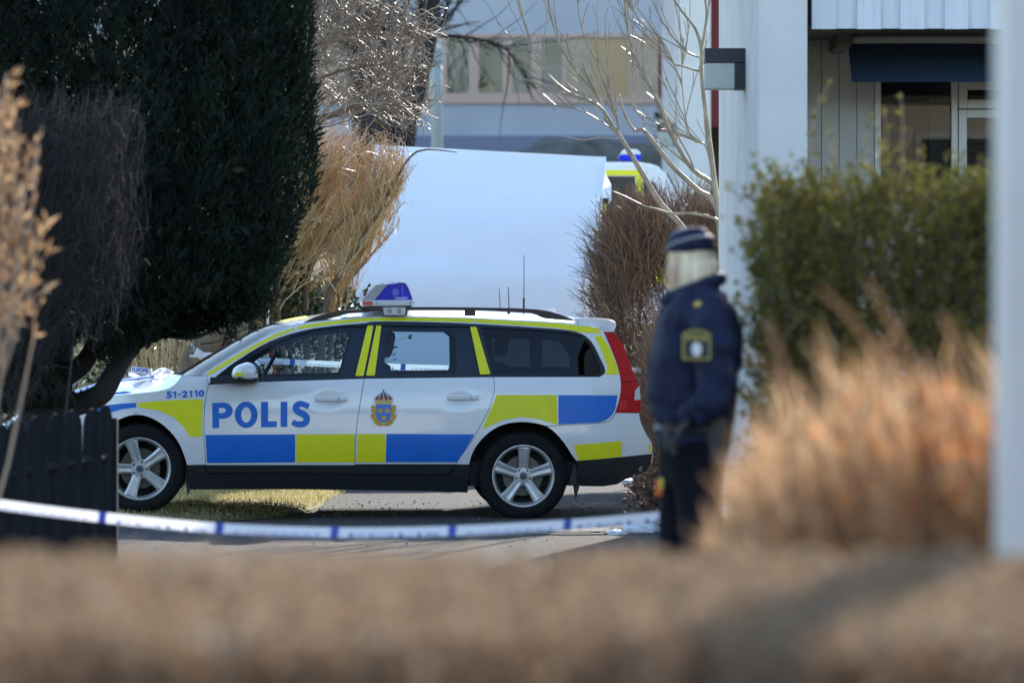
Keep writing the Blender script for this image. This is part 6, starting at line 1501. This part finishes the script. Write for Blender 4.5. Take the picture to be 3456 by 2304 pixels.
# jacket shell: fuller back and hem
bm = bmesh.new(); rows = []
for py_, pl, pr, dd_ in ((968, 1508, 1662, .15), (940, 1500, 1668, .16), (905, 1491, 1682, .165), (862, 1487, 1694, .165), (810, 1496, 1702, .165), (750, 1512, 1700, .17), (715, 1524, 1690, .17), (690, 1530, 1676, .165), (674, 1532, 1662, .135), (664, 1540, 1650, .10)):
    z = O_(0, py_).z; xa, xb_ = O_(pl, 0).x, O_(pr, 0).x; cx_, rx = (xa + xb_) / 2, (xb_ - xa) / 2
    rows.append([bm.verts.new((cx_ + rx * math.copysign(abs(math.cos(a)) ** .8, math.cos(a)), YO + dd_ * math.copysign(abs(math.sin(a)) ** .85, math.sin(a)) + .008 * math.sin(5 * a + z * 21), z + .006 * math.sin(3 * a))) for a in np.linspace(0, 2 * math.pi, 28, endpoint=False)])
for a, b in zip(rows, rows[1:]):
    for k in range(28): bm.faces.new((a[k], a[(k + 1) % 28], b[(k + 1) % 28], b[k]))
bmesh.ops.recalc_face_normals(bm, faces=bm.faces[:])
def crumple(bm, amp):
    bmesh.ops.subdivide_edges(bm, edges=bm.edges[:], cuts=2, use_grid_fill=True, smooth=.6); bm.normal_update()
    mv = [(v, v.normal * amp * (noise.noise(Vector((v.co.x * 9, v.co.y * 9, v.co.z * 16))) + .6 * noise.noise(Vector((v.co.x * 22, v.co.y * 22, v.co.z * 30 + v.co.x * 25))))) for v in bm.verts]
    for v, d_ in mv: v.co += d_
    return bm
jk = obj('jacket', crumple(bm, .016), M_uni, off, True)
# sleeve of the near arm, hanging then bent forward
q = [yo(1622, zz_(700), -.10), yo(1634, zz_(735), -.18), yo(1640, zz_(800), -.225), yo(1644, zz_(880), -.235), yo(1624, zz_(925), -.25), yo(1592, zz_(952), -.24)]
sl1 = tubeo('sleeve', q, [.078, .080, .076, .070, .060, .050], None, M_uni, off, 14, 30)
bm = bmesh.new(); bm.from_mesh(sl1.data); crumple(bm, .016).to_mesh(sl1.data); bm.free(); sl1.data.polygons.foreach_set('use_smooth', [True] * len(sl1.data.polygons))
q = [yo(1560, zz_(715), .15), yo(1548, zz_(780), .20), yo(1532, zz_(860), .22), yo(1532, zz_(915), .19), yo(1554, zz_(945), .11)]
tubeo('sleeve', q, [.075, .078, .070, .062, .052], None, M_uni, off, 14, 26)
# hands
M_glove = mat('glove_dark', (.030, .022, .018), rough=.7)
def hand(p, d, up_, parent, s=1.0):
    p = Vector(p); d = Vector(d).normalized(); side = d.cross(Vector(up_)).normalized(); nn = side.cross(d)
    h = skin_mesh('hand', [p, p + d * .045 * s, p + d * .085 * s], [(0, 1), (1, 2)], [(.026, .020), (.038, .017), (.040, .014)], [M_glove], parent, 2)
    for k, (o_, ln_) in enumerate(((-.030, .062), (-.010, .072), (.011, .068), (.030, .054))):
        b = p + d * .088 * s + side * o_; skin_mesh('finger', [b, b + d * ln_ * .45 - nn * .006, b + d * ln_ * .78 - nn * .022, b + d * ln_ * .9 - nn * .040], [(0, 1), (1, 2), (2, 3)], [.0095, .009, .008, .007], [M_glove], h, 1)
    b = p + d * .03 - side * .034; skin_mesh('thumb', [b, b + d * .03 - side * .018, b + d * .058 - side * .018 - nn * .012], [(0, 1), (1, 2)], [.012, .010, .008], [M_glove], h, 1)
hand(yo(1588, zz_(955), -.235), (-.62, .1, -.8), (0, 0, 1), off)
hand(yo(1556, zz_(950), .10), (-.5, -.4, -.6), (0, 0, 1), off)
# head, hair, cap
hc = Vector(yo(1577, zz_(620), -.01))
bm = bmesh.new(); bmesh.ops.create_icosphere(bm, subdivisions=4, radius=1)
for v in bm.verts:
    p = v.co; x, y, z = p
    f = Vector((x * .076, y * .064, z * .112))
    if x < -.6: f.x -= .006 * math.exp(-((z + .15) / .25) ** 2)
    if x < -.85: f.x -= .018 * math.exp(-((z + .12) / .16) ** 2 - (y / .16) ** 2)          # nose
    f.x += .012 * min(0, z) * -1 * (x < 0) * .2
    v.co = hc + Matrix.Rotation(math.radians(-52), 3, 'Z') @ f
hd = obj('head', bm, M_skin, off, True)
HR = Matrix.Rotation(math.radians(-52), 3, 'Z')
for s_ in (-1, 1):
    b = bmesh.new(); bmesh.ops.create_icosphere(b, subdivisions=2, radius=1)
    for v in b.verts: v.co = hc + HR @ Vector((v.co.x * .010 - .070, v.co.y * .013 + s_ * .030, v.co.z * .007 + .012))
    obj('eye', b, mat('eye_dark', (.05, .05, .06), rough=.2), hd, True)
    b = bmesh.new(); bmesh.ops.create_icosphere(b, subdivisions=2, radius=1)
    for v in b.verts: v.co = hc + HR @ Vector((v.co.x * .017 + .005, v.co.y * .008 + s_ * .064, v.co.z * .030 - .005))
    obj('ear', b, M_skin, hd, True)
b = bmesh.new(); bmesh.ops.create_icosphere(b, subdivisions=2, radius=1)
for v in b.verts: v.co = hc + HR @ Vector((v.co.x * .006 - .072, v.co.y * .024, v.co.z * .006 - .055))
obj('mouth', b, mat('lips', (.45, .16, .14), rough=.5), hd, True)
bm = bmesh.new(); rows = []
for zy, l_, r_, dd_ in ((572, 1547, 1632, .070), (590, 1538, 1644, .086), (610, 1541, 1650, .094), (632, 1541, 1650, .095), (650, 1539, 1643, .090), (668, 1536, 1624, .078), (686, 1542, 1598, .058), (702, 1548, 1576, .036)):
    xa, xb_ = O_(l_, 0).x, O_(r_, 0).x; cx_, rx = (xa + xb_) / 2, (xb_ - xa) / 2
    rows.append([bm.verts.new((cx_ + rx * math.cos(a) * (1 + .02 * math.sin(a * 23 + zy * .02)), YO + dd_ * math.sin(a) * (1 + .05 * math.sin(a * 19 + zy * .03)), zz_(zy) + .006 * math.sin(a * 9))) for a in np.linspace(0, 2 * math.pi, 90, endpoint=False)])
for a, b in zip(rows, rows[1:]):
    for k in range(90): bm.faces.new((a[k], a[(k + 1) % 90], b[(k + 1) % 90], b[k]))
bm.faces.new(rows[-1]); bmesh.ops.recalc_face_normals(bm, faces=bm.faces[:])
hr = obj('hair', bm, M_hair, off, True)
n = 700; a = rng.uniform(-2.3, 2.3, n); st = np.array([tuple(Vector((O_(1590, 0).x, YO, zz_(580))) + HR @ Vector((math.cos(q) * .088, math.sin(q) * .090, 0))) for q in a])
w = walk(st, np.column_stack([(st[:, 0] - O_(1590, 0).x) * -.8, (st[:, 1] - YO) * -.8, np.full(n, -1.0)]), rng.uniform(.09, .15, n), 6, .03, rng, curve=(0.0, 0, 0))
V, Fc = tubes(w, taper(n, 6, .0028, .0016), 3); obj('hair_strands', npmesh('t', V, Fc), M_hair, off)
# side cap, tilted
bm = bmesh.new(); rows = []
for t_, hgt, wd_, ln_ in ((0, 0, .080, .096), (.3, .036, .083, .098), (.6, .070, .074, .092), (.85, .096, .048, .078), (1, .108, .016, .052)):
    rows.append([bm.verts.new(Vector((O_(1588, 0).x, YO, zz_(588))) + HR @ (Matrix.Rotation(math.radians(-16), 3, 'Y') @ Vector((math.cos(a) * ln_ + .004, math.sin(a) * wd_, hgt * (1 - .10 * math.cos(a)))))) for a in np.linspace(0, 2 * math.pi, 32, endpoint=False)])
for a, b in zip(rows, rows[1:]):
    for k in range(32): bm.faces.new((a[k], a[(k + 1) % 32], b[(k + 1) % 32], b[k]))
bm.faces.new(rows[-1]); bm.faces.new(rows[0][::-1]); bmesh.ops.recalc_face_normals(bm, faces=bm.faces[:])
cap = obj('side_cap', bm, M_uni, off, True)
q = [Vector((O_(1588, 0).x, YO, zz_(588))) + HR @ (Matrix.Rotation(math.radians(-16), 3, 'Y') @ Vector((math.cos(a) * .0985 + .004, math.sin(a) * .0800, .046))) for a in np.linspace(.2, 2 * math.pi + .2, 20)]
tubeo('cap_braid', q, .006, .006, mat('braid_grey', (.30, .29, .28), rough=.6), cap, 5, 60)
# collar, shoulder button, sleeve badge, belt gear
q = [Vector((O_(1592, 0).x, YO, zz_(662))) + Vector((math.cos(a) * .100, math.sin(a) * .098, .040 * math.cos(a) - .004)) for a in np.linspace(0, 2 * math.pi, 16)]
tubeo('collar', q, .028, .028, M_uni, off, 10, 48)
c = Vector(yo(1604, zz_(700), -.20)); bm = bmesh.new(); bmesh.ops.create_icosphere(bm, subdivisions=3, radius=.016); obj('shoulder_button', xform(bm, Matrix.Translation(c) @ Matrix.Diagonal((1, .5, .85, 1))), mat('brass', (.62, .42, .06), rough=.35, metal=.4), off, True)
bw, bh = 63 * YO / (F / DS) / 2, 68 * YO / (F / DS) / 2
bc = Vector(yo(1600, 0, -.312)); bc.z = O_(0, 791, -.312).z
def badge(name, pts, m, dy, parent):
    bm = bmesh.new(); f = bm.faces.new([bm.verts.new((bc.x + x * bw, bc.y - dy + .10 * (x * .5) ** 2 * .2, bc.z + z * bh)) for x, z in pts]); r = bmesh.ops.extrude_face_region(bm, geom=[f])
    for v in [g for g in r['geom'] if isinstance(g, bmesh.types.BMVert)]: v.co.y += .003
    bmesh.ops.recalc_face_normals(bm, faces=bm.faces[:]); return obj(name, bm, m, parent)
out_ = [(-1, -.9), (-.9, -1), (.9, -1), (1, -.9), (1, .62), (.75, .85), (.4, .96), (0, 1), (-.4, .96), (-.75, .85), (-1, .62)]
bd = badge('sleeve_badge', out_, mat('badge_gold', (.50, .40, .05), rough=.5), 0, off)
badge('badge_field', [(x * .90, z * .90) for x, z in out_], mat('badge_field', (.025, .028, .035), rough=.7), .002, bd)
v, f = textmesh('POLIS', .03); a = (v[:, 0] - v[:, 0].min()) / np.ptp(v[:, 0]) - .5; b = (v[:, 1] - v[:, 1].min()) / np.ptp(v[:, 1])
me = bpy.data.meshes.new('badge_lettering'); me.from_pydata([(bc.x + x * 1.5 * bw, bc.y - .0045, bc.z + (.34 + .36 * y - .5 * x * x) * bh) for x, y in zip(a, b)], [], f); obj('badge_lettering', me, mat('badge_gold', (.5, .4, .05)), bd)
badge('badge_emblem', [(.36 * math.cos(t), -.30 + .48 * math.sin(t)) for t in np.linspace(0, 2 * math.pi, 14, endpoint=False)], mat('badge_silver', (.66, .64, .60), rough=.4), .004, bd)
q = [Vector((O_(1590, 0).x, YO, zz_(985))) + Vector((math.cos(a) * .128, math.sin(a) * .140, 0)) for a in np.linspace(0, 2 * math.pi, 24)]
tubeo('belt', q, .020, .020, M_boot, off, 6, 70)
for px_, z_, dy_, sx_, sz_ in ((1545, zz_(995), -.10, .03, .06), (1645, zz_(1010), -.12, .035, .09), (1655, zz_(1000), .0, .03, .07)):
    c = Vector(yo(px_, z_, dy_)); obj('belt_pouch', boxbm(c.x - sx_, c.x + sx_, c.y - .03, c.y + .03, c.z - sz_, c.z + sz_, .012), M_boot, off)
c = Vector(yo(1513, 0, -.02)); c.z = O_(0, 1118).z
rt = obj('reflector_tag', boxbm(c.x - .012, c.x + .014, c.y - .012, c.y + .012, c.z - .032, c.z + .030, .006), mat('tag_orange', (.75, .12, .02), rough=.4), off)
obj('tag_stripe', boxbm(c.x + .002, c.x + .018, c.y - .016, c.y + .016, c.z - .005, c.z + .034, .004), mat('tag_yellow', (.60, .55, .05), rough=.4), rt)
q = [yo(1535, zz_(990), -.02), yo(1517, zz_(1010), -.02), (c.x, c.y, c.z + .03)]; tubeo('tag_cord', q, .003, .003, M_boot, rt, 5, 8)
